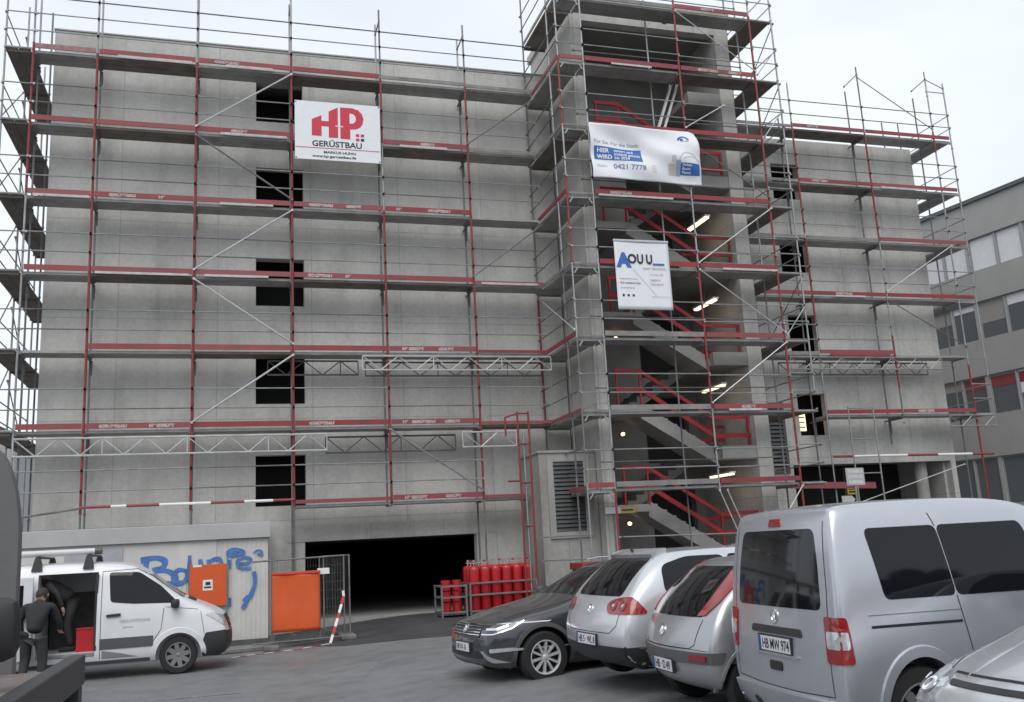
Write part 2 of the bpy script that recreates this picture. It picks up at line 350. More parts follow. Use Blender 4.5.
# louvres
def louvre(x0, x1, z0, z1, y, n, label, fr=.1):
    t = thing('louvre_vent', label, 'vent', ((x0+x1)/2, y, z0)); w = (x1-x0)/2; h = z1-z0
    mb = MB(); mb.box(-w-fr, -.05, -fr, -w, .0, h+fr); mb.box(w, -.05, -fr, w+fr, .0, h+fr); mb.box(-w, -.05, -fr, w, .0, 0); mb.box(-w, -.05, h, w, .0, h+fr)
    mb.build('frame', conc_in if fr > .15 else louv_m, t)
    MB().box(-w, -.004, 0, w, -.001, h).build('backing', dark_in, t)
    for i in range(n):
        z = h*(i+.5)/n; MB().quadbox([(-w, -.06, z-.045), (w, -.06, z-.045), (w, -.048, z-.05), (-w, -.048, z-.05), (-w, -.016, z+.045), (w, -.016, z+.045), (w, -.006, z+.04), (-w, -.006, z+.04)]).build('slat', louv_m, t)
mb = MB(); mb.box(7.98, -.75, GW, 9.60, .985, 4.12); mb.build('vent_shaft', concrete('concrete_shaft', (.36, .353, .335), 3.0, 5.0, .3), bld)
mb = MB(); mb.box(7.94, -.79, 4.122, 9.61, .98, 4.19); mb.build('shaft_cover', conc_in, bld)
louvre(8.36, 9.22, 2.02, 3.88, -.752, 17, 'dark louvred vent in a pale frame on the wall beside the stair tower', .17)
louvre(16.85, 17.5, 3.66, 5.8, RWY-.002, 16, 'grey louvred vent to the right of the stair tower')
# ------------------------------------------------------------------ scaffolding
def lev(n, dz=0.0): return 2.0*n + 1.03 + dz          # deck surface of a lift
letter_m = mat('toe_board_lettering', (.50, .40, .39), .7, noise=.5, nscale=9)
def standard(par, x, y, z0, z1, cols, name='standard', plate=True):
    """one upright; cols = list of (z_from, material index) 0 galvanised, 1 red, 2 weathered"""
    mb = MB(); zs = [c[0] for c in cols] + [99]
    for (za, mi), zb in zip(cols, zs[1:]):
        a, b = max(z0, za), min(z1, zb)
        if b > a+.01: mb.tube((x, y, a), (x, y, b), .032 if mi == 1 else .026, 8, mi)
    for k in range(int(z0), int(z1)):                       # collars of the rosette joints
        if k % 2: mb.tube((x, y, k+.02), (x, y, k+.06), .038, 8, [c_[1] for c_ in cols if c_[0] <= max(k, cols[0][0])][-1])
    if plate: mb.box(x-.08, y-.08, z0, x+.08, y+.08, z0+.012)
    return mb.build(name, [galv, redt, galv_d], par, smooth=True)
def tube(par, p, q, name='guard_rail', m=None, r=.017):
    mb = MB(); mb.tube(p, q, r, 6); d = (Vector(q)-Vector(p)).normalized()
    for e in (p, q): e = Vector(e); mb.box(e.x-.024, e.y-.024, e.z-.026, e.x+.024, e.y+.024, e.z+.026)
    return mb.build(name, m or (galv_b if 'brace' in name else galv), par, smooth=True)
def deck(par, x0, y0, x1, y1, z, m=None, along='x'):
    mb = MB(); n = 2
    if along == 'x':
        for i in range(n): a = y0+(y1-y0)*i/n; mb.box(x0+.02, a+.008, z-.065, x1-.02, a+(y1-y0)/n-.008, z)
        for xx in (x0+.01, x1-.06): mb.box(xx, y0, z-.10, xx+.05, y1, z-.067)
    else:
        for i in range(n): a = x0+(x1-x0)*i/n; mb.box(a+.008, y0+.02, z-.065, a+(x1-x0)/n-.008, y1-.02, z)
        for yy in (y0+.01, y1-.06): mb.box(x0, yy, z-.10, x1, yy+.05, z-.067)
    return mb.build('deck', m or deck_m, par)
def toe(par, p, q, z, m=redb, h=.16, strip=None, txt=None):
    mb = MB(); p, q = Vector(p), Vector(q); d = (q-p).normalized(); h0 = .035 if h > .12 else 0; a = p+d*.04+Vector((0, 0, z+(h+h0)/2)); b = q-d*.04+Vector((0, 0, z+(h+h0)/2))
    mb.beam(a, b, .03, h-h0)
    if strip:                                              # worn white edge along part of the board
        L = (q-p).length
        c = p+d*L*strip[0]; e = p+d*L*strip[1]; nrm = Vector((d.y, -d.x, 0))
        mb.beam(c+nrm*.019+Vector((0, 0, z+.01)), e+nrm*.019+Vector((0, 0, z+.01)), .006, .055, 1)
    o = mb.build('toe_board', [m, strip_m], par)
    if txt and abs(d.y) < .1:
        for u, s in txt: text(s, .10, letter_m, o, frontM(p.x+u, p.y-.017, z+.058), align='LEFT', bold=.010, sx=1.15)
    return o
def girder(par, x0, x1, y, z0, z1, m=None, step=.5):
    mb = MB(); mb.tube((x0, y, z0), (x1, y, z0), .025, 6); mb.tube((x0, y, z1), (x1, y, z1), .025, 6)
    n = max(2, int(round((x1-x0)/step))); dx = (x1-x0)/n
    for i in range(n):
        a, b = x0+i*dx, x0+(i+1)*dx
        mb.tube((a, y, z0 if i % 2 else z1), (b, y, z1 if i % 2 else z0), .015, 6)
        if i % 4 == 0: mb.tube((a, y, z0), (a, y, z1), .015, 6)
    mb.tube((x1, y, z0), (x1, y, z1), .015, 6)
    return mb.build('lattice_girder', m or galv_b, par, smooth=True)
GRP = 'scaffolds round the car park'
PX = [-4.92, -3.38, -.88, 1.62, 4.12, 6.62, 8.72]
sl = thing('scaffold', 'long red and silver scaffold across the wide wall with the five dark windows', 'scaffold', (0, 0, 0), 0, GRP)
topz = 17.0
TOP = [18.3, 18.2, 18.3, 17.6, 17.25, 17.05, 0]
pc = [[(0, 0), (lev(5), 1), (lev(7)+.2, 0)], [(0, 2), (3, 1), (lev(7), 0)], [(0, 2), (3, 1), (lev(7), 0)], [(0, 2), (3, 1), (lev(7)+.6, 0)], [(3, 1), (lev(5), 0), (lev(6), 1), (lev(7), 2)], [(1.2, 2), (3, 1), (lev(6), 1), (lev(7), 2)], [(0, 2), (4, 1), (6, 2)]]
zb = [gz(-5), 2.615, 2.615, gz(1.6), 3.0, GW+.3, .05]
for i, x in enumerate(PX):
    if i == 6: continue
    standard(sl, x, 0, zb[i], TOP[i], pc[i], plate=i in (0, 1, 3))
    standard(sl, x, .72, zb[i], TOP[i]-.05 if i > 2 else TOP[i]-.7, [(0, 2), (lev(7), 0)], 'inner_standard', plate=i in (0, 1, 3))
    if i > 2: tube(sl, (x, 0, TOP[i]-.35), (x, .72, TOP[i]-.4), 'frame_top', galv_d, .02)
    for n in range(2, 8):
        mb = MB(); mb.beam((x, .02, lev(n)-.13), (x, .97, lev(n)-.13), .04, .05); mb.tube((x+.03, .72, lev(n)-.5), (x+.03, .72, lev(n)-.12), .03, 6); mb.build('wall_bracket', galv_d, sl)
STRIP = {(7, 1): (.2, .95), (7, 2): (.3, .8), (6, 2): (.25, .95), (6, 4): (.2, .75), (5, 2): (.25, .8), (4, 2): (.1, .75), (3, 1): None, (6, 5): (.3, .9), (5, 0): (.1, .95), (4, 1): (.05, .95)}
TXT = {(7, 2): [(.45, 'GERÜSTBAU')], (6, 2): [(.9, 'GERÜST')], (5, 1): [(.4, 'GERÜSTBAU'), (1.6, 'HP')], (5, 3): [(.45, 'GERÜSTBAU'), (1.45, 'GERÜST')], (5, 4): [(.35, 'HP'), (1.25, 'GERÜSTBAU')], (4, 3): [(.4, 'GERÜSTBAU'), (1.4, 'HP')], (3, 4): [(.4, 'HP GERÜST'), (1.4, 'GERÜST')], (2, 1): [(.35, 'GERÜSTBAU'), (1.5, 'HP GERÜST')], (2, 4): [(.35, 'HP'), (.6, 'GERÜSTBAU'), (1.5, 'GERÜST')], (2, 3): [(.4, 'GERÜSTBAU')], (1, 4): [(.35, 'HP GERÜST'), (1.45, 'GERÜST')], (6, 4): [(1.1, 'GERÜST')]}
for n in range(1, 8):
    z = lev(n)
    for b in range(6):
        x0, x1 = PX[b], PX[b+1]
        if n == 1 and b == 5: x1 = 7.9
        if n == 1 and b < 3: continue
        deck(sl, x0, .04, x1, .68, z, deck_w if (n, b) in ((7, 3), (7, 1), (6, 1), (6, 3), (6, 4), (4, 3), (4, 4), (3, 2), (2, 5), (4, 1)) else deck_m)
        if b < 5 and (n, b) not in ((7, 4), (3, 0)):
            toe(sl, (x0, -.02, 0), (x1, -.02, 0), z, redb if not (n == 7 and b == 0) else mat('faded_toe_board', (.34, .17, .17), .6, noise=.5), .17 if (n, b) not in ((1, 3),) else .13, STRIP.get((n, b)), TXT.get((n, b)))
        elif b < 5 and n == 7: toe(sl, (x0, -.02, 0), (x1, -.02, 0), z, greyb, .14)
        elif b == 5: 
            if n in (7, 6): toe(sl, (x0, -.02, 0), (x1, -.02, 0), z, greyb, .1)
            elif n in (4, 2, 1, 3): toe(sl, (x0, -.02, 0), (x1, -.02, 0), z, redb, .08, (.1, .9) if n == 4 else None)
    for b in range(6):
        x0, x1 = PX[b], PX[b+1]
        for h in (.52, 1.02):
            if n == 1 and b == 5: continue
            tube(sl, (x0, -.045, z+h), (x1, -.045, z+h), m=galv if (n+b) % 3 else galv_d)
for b in range(6):
    tube(sl, (PX[b], -.045, lev(7)+1.5), (min(PX[b+1], 8.7), -.045, lev(7)+1.5), 'top_rail', galv_d, .019)
# red and white bars where the lowest lift has no deck
bar_m = [white_p, redb]
mb = MB(); xs = [-3.4, -2.7, -2.35, -1.6, -1.35, -.4, .4, 1.1, 1.62]
for i in range(len(xs)-1): mb.tube((xs[i], -.05, 3.17), (xs[i+1], -.05, 3.17), .035, 8, 1 if i % 2 == (0 if i < 4 else 1) else 0)
mb.build('warning_bar', bar_m, sl, smooth=True)
tube(sl, (-4.95, -.05, 2.95), (-3.38, -.05, 3.15), 'guard_rail', galv_d, .03)
girder(sl, -4.9, 2.46, -.06, lev(2)-.62, lev(2)-.2)
girder(sl, 2.5, 6.05, .66, lev(2)-.62, lev(2)-.2, galv_d)
girder(sl, 6.09, 7.6, -.06, lev(2)-.62, lev(2)-.22)
girder(sl, 3.43, 8.75, -.06, lev(3)-.5, lev(3)-.12)
girder(sl, 1.0, 3.4, .66, lev(3)-.5, lev(3)-.12, galv_d)
girder(sl, 3.6, 8.7, .70, lev(3)-.52, lev(3)-.14, galv_d)
for n in range(2, 7):
    up_ = n % 2 == 0
    a, b = (PX[2], lev(n)+.15), (PX[3], lev(n+1)-.1)
    if not up_: a, b = (PX[2], lev(n+1)-.1), (PX[3], lev(n)+.2)
    tube(sl, (a[0], -.06, a[1]), (b[0], -.06, b[1]), 'diagonal_brace', galv_b if n != 5 else galv_d, .024)
tube(sl, (PX[4], -.06, lev(2)-.1), (PX[5], -.06, lev(1)+.2), 'diagonal_brace', galv, .024)
for n in (4, 6): tube(sl, (PX[5], -.06, lev(n)+.2), (PX[6], -.06, lev(n+1)-.2), 'diagonal_brace', galv_d, .02)
# end return round the left corner
ex0, ex1 = -5.58, -4.96
for j, y in enumerate((0.0, 2.57, 5.14)):
    standard(sl, ex0, y, gz(-6), 18.2-.5*j, [(0, 0)], 'return_standard')
    if j: standard(sl, ex1, y, gz(-6), 17.6, [(0, 2)], 'return_standard')
for n in range(2, 8):
    z = lev(n)
    deck(sl, ex0, 0, ex1-.02, 2.57, z, deck_w, 'y'); deck(sl, ex0, 2.57, ex1-.02, 5.14, z, deck_w, 'y')
    for h in (.5, 1.0):
        tube(sl, (ex0-.03, 0, z+h), (ex0-.03, 5.14, z+h), 'return_rail'); tube(sl, (ex0, -.05, z+h+.01), (ex1+.1, -.05, z+h+.01), 'return_rail')
    if n < 7: tube(sl, (ex0-.05, 0, z), (ex0-.05, 2.57, z+2), 'diagonal_brace', galv_d)
    if n < 8: tube(sl, (ex0-.05, 2.57, z+1.7), (ex0-.05, 5.14, z), 'diagonal_brace', galv_d)
    tube(sl, (ex0, -.03, z), (ex1, -.03, z), 'return_rail', galv, .03)

# ---- scaffold round the stair tower
st = thing('scaffold', 'tall scaffold around the protruding stair tower, hung with two white banners', 'scaffold', (0, 0, 0), 0, GRP)
QM, Q0, Q1, Q2, QE, QY = 8.79, 9.55, 12.55, 15.05, 15.82, -2.13
GT = gz(10)
standard(st, QM, QY, GT, 19.2, [(0, 0), (3.2, 2), (7, 0), (lev(4), 1), (lev(5)+.5, 0), (lev(6), 1), (lev(7)+.1, 0)])
standard(st, Q0, QY, GT, 19.3, [(0, 0), (1.0, 1), (3.0, 0)])
standard(st, Q1, QY, 2.9, 19.4, [(0, 0), (lev(2), 1), (lev(4), 0), (lev(5), 0), (lev(6), 1)], plate=False)
standard(st, Q2, QY, GT, 19.4, [(0, 1), (lev(8)+.05, 0)])
standard(st, QE, QY, 5.5, 19.4, [(0, 0)], plate=False)
for x in (QM, Q1-.6, Q2): standard(st, x, QY+.73, GT, 19.2, [(0, 2), (lev(4), 0)], 'inner_standard')
standard(st, QM, .85, 4.2, 19, [(0, 2), (lev(2), 1), (lev(4), 2)], 'inner_standard')
standard(st, QE, .4, GT, 19.3, [(0, 2)], 'inner_standard')
TT = {(7, 1): [(.6, 'GERÜSTBAU'), (1.6, 'GERÜST')], (8, 1): [(.9, 'GERÜST')], (2, 1): [(.9, 'GERÜST')], (4, 0): [(1.7, 'GERÜST')], (5, 0): [(.5, 'GERÜSTBAU')]}
for n in range(1, 9):
    z = lev(n)
    deck(st, Q0, QY+.04, Q1, QY+.68, z, deck_m); deck(st, Q1, QY+.04, Q2, QY+.68, z, deck_w if n in (7, 6) else deck_m)
    deck(st, QM+.02, QY+.02, Q0-.02, QY+.7, z, deck_m, 'y'); deck(st, QM+.02, QY+.75, Q0-.04, .85 if n > 1 else -.82, z, deck_w if n in (8, 6) else deck_m, 'y')
    deck(st, Q2+.03, QY+.02, QE-.02, .4, z, deck_w, 'y')
    deck(st, Q2+.03, .42, QE-.02, 2.2, z, deck_w, 'y')
    toe(st, (Q0, QY-.02, 0), (Q1, QY-.02, 0), z, redb if n not in (8, 3, 2, 1) else greyb, .17 if n not in (8,) else .12, {7: (.28, .7), 5: (.05, .8)}.get(n), TT.get((n, 0)))
    toe(st, (Q1, QY-.02, 0), (Q2, QY-.02, 0), z, redb, .165, {4: (.3, 1.0), 2: (.2, .6)}.get(n), TT.get((n, 1)))
    toe(st, (QM, QY-.02, 0), (Q0, QY-.02, 0), z, redb if n in (7, 1) else greyb, .16 if n in (7, 1) else .05)
    toe(st, (QM-.02, QY, 0), (QM-.02, .85 if n > 1 else -.82, 0), z, redb if n in (7, 5, 3, 2, 1) else greyb, .15 if n in (7, 5, 3) else .1)
    for h in (.5, 1.0):
        k = z+h
        tube(st, (QM, QY-.045, k), (Q0, QY-.045, k), 'return_rail'); tube(st, (QM-.045, QY, k+.05), (QM-.045, .85 if n > 1 else -.82, k+.05), 'return_rail', galv_d)
        tube(st, (Q0, QY-.045, k), (Q1, QY-.045, k)); tube(st, (Q1, QY-.045, k-.04), (Q2, QY-.045, k-.04))
        tube(st, (QE+.045, QY, k), (QE+.045, .4, k), 'return_rail'); tube(st, (Q2, QY-.045, k+.02), (QE, QY-.045, k+.02), 'return_rail')
    tube(st, (Q0, QY+.73, z+.75), (Q2, QY+.73, z+.75), 'inner_rail', galv_d)
    for x in (QM+.05, Q0-.05): MB().beam((x, QY-.01, z-.25), (x + (.10 if x < 9 else -.10), QY-.01, z-.10), .03, .035).build('corner_bracket', galv, st)
    tube(st, (Q2, QY+.01, z-.05), (QE, QY+.01, z-.05), 'return_rail', galv, .03)
    if 5 < n < 8 or n == 3: tube(st, (Q2+.05, QY-.07, z+.1), (QE, QY-.07, z+1.0), 'return_brace', galv); tube(st, (QE+.06, QY, z+1.9), (QE+.06, .4, z+.1), 'return_brace', galv_d)
for n, (a, b) in {1: ('l', 'r'), 3: ('l', 'r'), 5: ('l', 'r')}.items(): pass
tube(st, (Q1, QY-.07, lev(4)+.15), (Q2, QY-.07, lev(5)-.12), 'diagonal_brace'); tube(st, (Q1, QY-.07, lev(4)-.05), (Q2, QY-.07, lev(3)+.2), 'diagonal_brace')
tube(st, (Q1, QY-.07, lev(8)-.1), (Q2, QY-.07, lev(7)+.2), 'diagonal_brace'); tube(st, (Q1, QY-.07, lev(6)+.2), (Q1+1.3, QY-.07, lev(6)+1.0), 'diagonal_brace')
tube(st, (Q1, QY-.07, lev(6)-.2), (Q2, QY-.07, lev(5)+.2), 'diagonal_brace', galv_d)
tube(st, (Q1, QY-.07, lev(2)+.2), (Q2, QY-.07, lev(3)-.1), 'diagonal_brace'); tube(st, (Q1+.4, QY-.07, GT+.2), (Q2, QY-.07, lev(1)-.1), 'diagonal_brace')
for dx in (.05, .28): tube(st, (Q1+dx-.1, QY-.08, lev(1)-.15), (Q1+1.0+dx, QY-.02, GT+.1), 'diagonal_brace')
tube(st, (QM-.06, .85, lev(4)-.1), (QM-.06, QY, lev(3)+.2), 'diagonal_brace')
for h in (1.05, 1.7): tube(st, (Q0, QY-.045, h+.1), (Q2, QY-.045, h), 'guard_rail')
for x0 in (QM,):
    for h in (1.3, 1.9): tube(st, (7.9, -.9, h), (QM, QY, h), 'return_rail')
# folded red access frame standing in front of the wall by the tower corner
fr = thing('access_frame', 'narrow red ladder frame standing beside the tower scaffold corner', 'scaffold frame', (7.5, -1.5, 0))
mb = MB()
for x in (-.28, .02): mb.tube((x, 0, gz(8)), (x, 0, 5.15), .028, 8)
for z in (2.2, 3.3, 4.3, 5.1): mb.tube((-.28, 0, z), (.02, 0, z), .022, 6)
mb.tube((-.62, 0, 4.5), (-.62, 0, 5.0), .024, 6); mb.path([(-.62, 0, 5.0), (-.28, 0, 5.1)], .024, 6); mb.tube((-.62, 0, 3.35), (-.28, 0, 3.35), .024, 6)
mb.build('frame', redt, fr, smooth=True)
mb = MB(); mb.tube((-.13, .05, gz(8)), (-.13, .05, 4.6), .022, 6); mb.build('support_tube', galv, fr, smooth=True)
# white boards leaning in the stair opening
bd = thing('plank', 'pair of white planks leaning in the tower opening above the wide white banner', 'plank', (12.4, -1.55, lev(6)))
MB().beam((-.55, 0, .02), (.28, .18, 2.06), .09, .05).build('board', white_p, bd); MB().beam((-.36, 0, .02), (.46, .18, 2.02), .07, .05).build('board', white_p, bd)

# ---- scaffold on the right wing
sr = thing('scaffold', 'scaffold along the set-back right wing next to the grey office block', 'scaffold', (0, 0, 0), 0, GRP)
SX = [15.9, 18.56, 21.5, 24.46]; SY = 1.32; DZ = .3
GR = gz(20)
standard(sr, SX[1], SY, GR, 17.0, [(0, 0), (8.4, 1), (lev(5, DZ), 0), (lev(5, DZ)+.2, 1), (lev(7, DZ)+.2, 0)])
standard(sr, SX[2], SY, 5.2, 17.9, [(0, 0), (5, 2), (6.2, 1), (8.0, 0), (lev(5, DZ), 1), (lev(7, DZ), 2)], plate=False)
standard(sr, SX[3], SY, GR, 18.0, [(0, 1), (7, 0), (lev(7, DZ)-.5, 1), (lev(7, DZ)+.3, 0)])
standard(sr, SX[3]+.75, SY, 6.6, 17.6, [(0, 0)], plate=False)
standard(sr, SX[3]+.75, SY+2.57, GR, 17.2, [(0, 2)], 'return_standard'); standard(sr, SX[3], SY+2.57, GR, 17.2, [(0, 2)], 'return_standard')
for x in SX[1:]: standard(sr, x-.02, SY+.72, 4.4 if x == SX[2] else GR, 17.3 if x > 19 else 16, [(0, 2)], 'inner_standard', plate=False)
for x, z in ((SX[2], 17.6), (SX[3], 17.7)):
    tube(sr, (x, SY, z), (x-.02, SY+.72, z-.1), 'frame_top', galv_d); 
tube(sr, (SX[3], SY, 17.7), (SX[3]+.75, SY, 17.4), 'frame_top', galv_d)
tube(sr, (SX[2], SY, 17.5), (SX[3], SY, lev(7, DZ)+.4), 'diagonal_brace', galv_d)
RT = {(7, 1): [(.6, 'GERÜST')], (6, 1): [(.5, 'GERÜSTBAU')], (4, 1): [(.9, 'GERÜSTBAU')], (2, 2): [(.6, 'GERÜSTBAU')]}
for n in range(2, 8):
    z = lev(n, DZ)
    for b in range(3):
        x0, x1 = SX[b], SX[b+1]
        if n == 2 and b < 1: continue
        if n == 3 and b == 2: 
            deck(sr, x0, SY+.04, x1, SY+.68, z, deck_m); continue
        deck(sr, x0, SY+.04, x1, SY+.68, z, deck_w if n in (7, 6) and b == 1 else deck_m)
        if b and not (n == 5 and b == 1): toe(sr, (x0, SY-.02, 0), (x1 + (.7 if b == 2 and n > 3 else 0), SY-.02, 0), z, redb, .16, {(4, 1): (.3, .7), (6, 2): (.1, .6)}.get((n, b)), RT.get((n, b)))
        elif n in (4,): toe(sr, (x0, SY-.02, 0), (x1, SY-.02, 0), z, redb, .16)
        else: toe(sr, (x0, SY-.02, 0), (x1, SY-.02, 0), z, greyb, .1)
        for h in (.5, 1.0):
            if n > 2: tube(sr, (x0, SY-.045, z+h), (x1, SY-.045, z+h), m=galv_d if n > 5 else galv)
    if n != 3:
        deck(sr, SX[3]+.02, SY+.02, SX[3]+.74, SY+2.57, z, deck_m, 'y')
        for h in (.5, 1.0): tube(sr, (SX[3]+.79, SY, z+h), (SX[3]+.79, SY+2.57, z+h), 'return_rail'); tube(sr, (SX[3], SY-.045, z+h), (SX[3]+.75, SY-.045, z+h), 'return_rail')
        tube(sr, (SX[3], SY+.02, z+1.9), (SX[3]+.75, SY+.02, z+1.9), 'return_rail')
    for x in (SX[1], SX[2]):
        mb = MB(); mb.beam((x, SY+.02, z-.13), (x, RWY-.03, z-.13), .04, .05); mb.tube((x+.03, SY+.72, z-.6), (x+.03, SY+.72, z-.12), .03, 6); mb.build('wall_bracket', galv_d, sr)
girder(sr, 17.4, 23.3, SY-.06, lev(3, DZ)-.5, lev(3, DZ)-.1, galv); girder(sr, 17.4, 23.3, SY+.66, lev(3, DZ)-.55, lev(3, DZ)-.15, galv_d)
girder(sr, 23.3, 25.2, SY-.06, lev(2, DZ)-.45, lev(2, DZ)-.08, galv)
toe(sr, (18.9, SY-.05, 0), (21.3, SY-.05, 0), lev(3, DZ)-.08, redb, .13)
tube(sr, (SX[2], SY-.06, lev(4, DZ)+.2), (SX[3], SY-.06, lev(5, DZ)-.05), 'diagonal_brace'); tube(sr, (SX[2], SY-.06, lev(4, DZ)-.1), (SX[3], SY-.06, lev(3, DZ)+.3), 'diagonal_brace', galv_d)
mb = MB(); xs = [18.6, 19.3, 21.4, 22.6, 24.0, 24.9]
for i in range(5): mb.tube((xs[i], SY-.05, 3.98-.01*i), (xs[i+1], SY-.05, 3.97-.01*i), .04, 8, 0 if i % 2 else 1)
mb.build('warning_bar', bar_m, sr, smooth=True)
mb = MB(); mb.beam((15.9, SY-.1, 3.15), (20.0, SY-.1, 3.02), .03, .2); mb.build('toe_board', redb, sr)
tube(sr, (18.2, SY-.12, 2.2), (23.6, SY-.08, 3.6), 'diagonal_brace')
# ladder frame below the right wing scaffold
lf = thing('access_frame', 'silver ladder frame standing under the right wing scaffold beside the notice board', 'scaffold frame', (19.6, 1.0, 0))
mb = MB()
for x in (-.45, .5): mb.tube((x, 0, gz(20)), (x, 0, 5.55), .026, 8)
for z in (1.4, 2.4, 3.4, 4.5, 5.5): mb.tube((-.45, 0, z), (.5, 0, z), .02, 6)
mb.build('frame', galv, lf, smooth=True)
# ------------------------------------------------------------------ cars
paint_silver = mat('silver_paint', (.58, .595, .62), .27, .5, coat=.7, noise=.06, nscale=2)
paint_silver2 = mat('silver_grey_paint', (.40, .41, .425), .29, .6, coat=.6, noise=.06, nscale=2)
paint_caddy = mat('pale_silver_paint', (.49, .51, .55), .27, .6, coat=.6, noise=.06, nscale=2)
paint_dark = mat('anthracite_paint', (.052, .056, .062), .28, .5, coat=.9, noise=.06, nscale=2)
paint_white = mat('white_van_paint', (.64, .65, .67), .35, .0, coat=.5, noise=.08, nscale=3)
glass_m = mat('dark_tinted_glass', (.007, .008, .010), .05, 0, spec=.35)
plastic = mat('bumper_plastic', (.028, .029, .031), .5, bump=.05, bscale=300)
plastic_g = mat('grey_trim_plastic', (.075, .078, .082), .5)
gap_m = mat('panel_gap', (.012, .012, .013), .8)
rubber = mat('tyre_rubber', (.016, .016, .017), .8, noise=.2, nscale=8)
alloy = mat('alloy_rim', (.58, .59, .60), .35, .35)
alloy_d = mat('dark_rim', (.06, .06, .065), .4, .6)
chrome = mat('chrome_trim', (.75, .76, .78), .12, 1.0)
red_lens = mat('red_tail_lens', (.27, .010, .012), .12, 0, coat=.8, noise=.25, nscale=9)
red_dark = mat('deep_red_lens', (.20, .008, .012), .12, 0, coat=.8)
clear_lens = mat('clear_lens', (.55, .57, .60), .08, .4, coat=1.0, noise=.3, nscale=14)
lamp_dark = mat('headlamp_inside', (.07, .075, .08), .15, .6, coat=1.0)
plate_m = mat('number_plate', (.66, .67, .68), .4, noise=.06)
plate_t = mat('plate_letters', (.015, .015, .018), .5)
plate_b = mat('plate_blue_band', (.02, .07, .32), .4)
well_m = mat('wheel_well', (.012, .012, .012), .95)

def subd_cage(name, st, cols, crown, bulge_r, bulge_f, L, W, H, zb, levels=3):
    """closed body shell from side-profile stations; returns evaluated mesh, scaled to the real car's size"""
    n, K, J = len(st), len(st[0]['x']), len(cols); vid = {}; V = []; F = []
    def v(i, j, k):
        key = (i, j, k)
        if key in vid: return vid[key]
        s = st[i]; c = cols[j]; x, y, z = s['x'][k], s['y'][k]*c, s['z'][k]
        if k == K-1: z += crown[i]*(1-c*c)
        if i == 0: x -= bulge_r[k]*(1-c*c)
        if i == n-1: x += bulge_f[k]*(1-c*c)
        vid[key] = len(V); V.append((x, y, z)); return vid[key]
    for i in range(n-1):
        for k in range(K-1):
            F.append((v(i, 0, k), v(i, 0, k+1), v(i+1, 0, k+1), v(i+1, 0, k))); F.append((v(i, J-1, k), v(i+1, J-1, k), v(i+1, J-1, k+1), v(i, J-1, k+1)))
        for j in range(J-1):
            F.append((v(i, j, K-1), v(i, j+1, K-1), v(i+1, j+1, K-1), v(i+1, j, K-1))); F.append((v(i, j, 0), v(i+1, j, 0), v(i+1, j+1, 0), v(i, j+1, 0)))
    for k in range(K-1):
        for j in range(J-1):
            F.append((v(0, j, k), v(0, j+1, k), v(0, j+1, k+1), v(0, j, k+1))); F.append((v(n-1, j, k), v(n-1, j, k+1), v(n-1, j+1, k+1), v(n-1, j+1, k)))
    me = bpy.data.meshes.new(name); me.from_pydata(V, [], F)
    bm = bmesh.new(); bm.from_mesh(me); bmesh.ops.recalc_face_normals(bm, faces=bm.faces); bm.to_mesh(me); bm.free()
    o = bpy.data.objects.new(name, me); COL.objects.link(o); md = o.modifiers.new('s', 'SUBSURF'); md.levels = levels
    dg = bpy.context.evaluated_depsgraph_get(); m2 = bpy.data.meshes.new_from_object(o.evaluated_get(dg)); bpy.data.objects.remove(o); bpy.data.meshes.remove(me)
    a = np.empty(len(m2.vertices)*3); m2.vertices.foreach_get('co', a); a = a.reshape(-1, 3)
    lo, hi = a.min(0), a.max(0)
    a[:, 0] = (a[:, 0]-lo[0])*L/(hi[0]-lo[0]); a[:, 1] *= W/(hi[1]-lo[1]); a[:, 2] = zb+(a[:, 2]-lo[2])*(H-zb)/(hi[2]-lo[2])
    m2.vertices.foreach_set('co', a.ravel()); m2.update(); return m2
def boolean_cut(me, cutters, mats):
    """subtract closed cutter meshes; their faces keep material slot 1.."""
    o = bpy.data.objects.new('cut', me); COL.objects.link(o); me.materials.clear()
    for m in mats: me.materials.append(m)
    tmp = []
    for mb, mi in cutters:
        c = mb.build('cutter', mats[mi]); c.data.materials.clear()
        for m in mats: c.data.materials.append(m)
        c.data.polygons.foreach_set('material_index', [mi]*len(c.data.polygons)); tmp.append(c)
        md = o.modifiers.new('b', 'BOOLEAN'); md.operation = 'DIFFERENCE'; md.object = c; md.solver = 'EXACT'
    dg = bpy.context.evaluated_depsgraph_get(); m2 = bpy.data.meshes.new_from_object(o.evaluated_get(dg))
    bpy.data.objects.remove(o)
    for c in tmp: bpy.data.objects.remove(c)
    m2.materials.clear()
    for m in mats: m2.materials.append(m)
    m2.polygons.foreach_set('use_smooth', [True]*len(m2.polygons)); m2.update()
    try: m2.set_sharp_from_angle(angle=R(38))
    except Exception: pass
    return m2
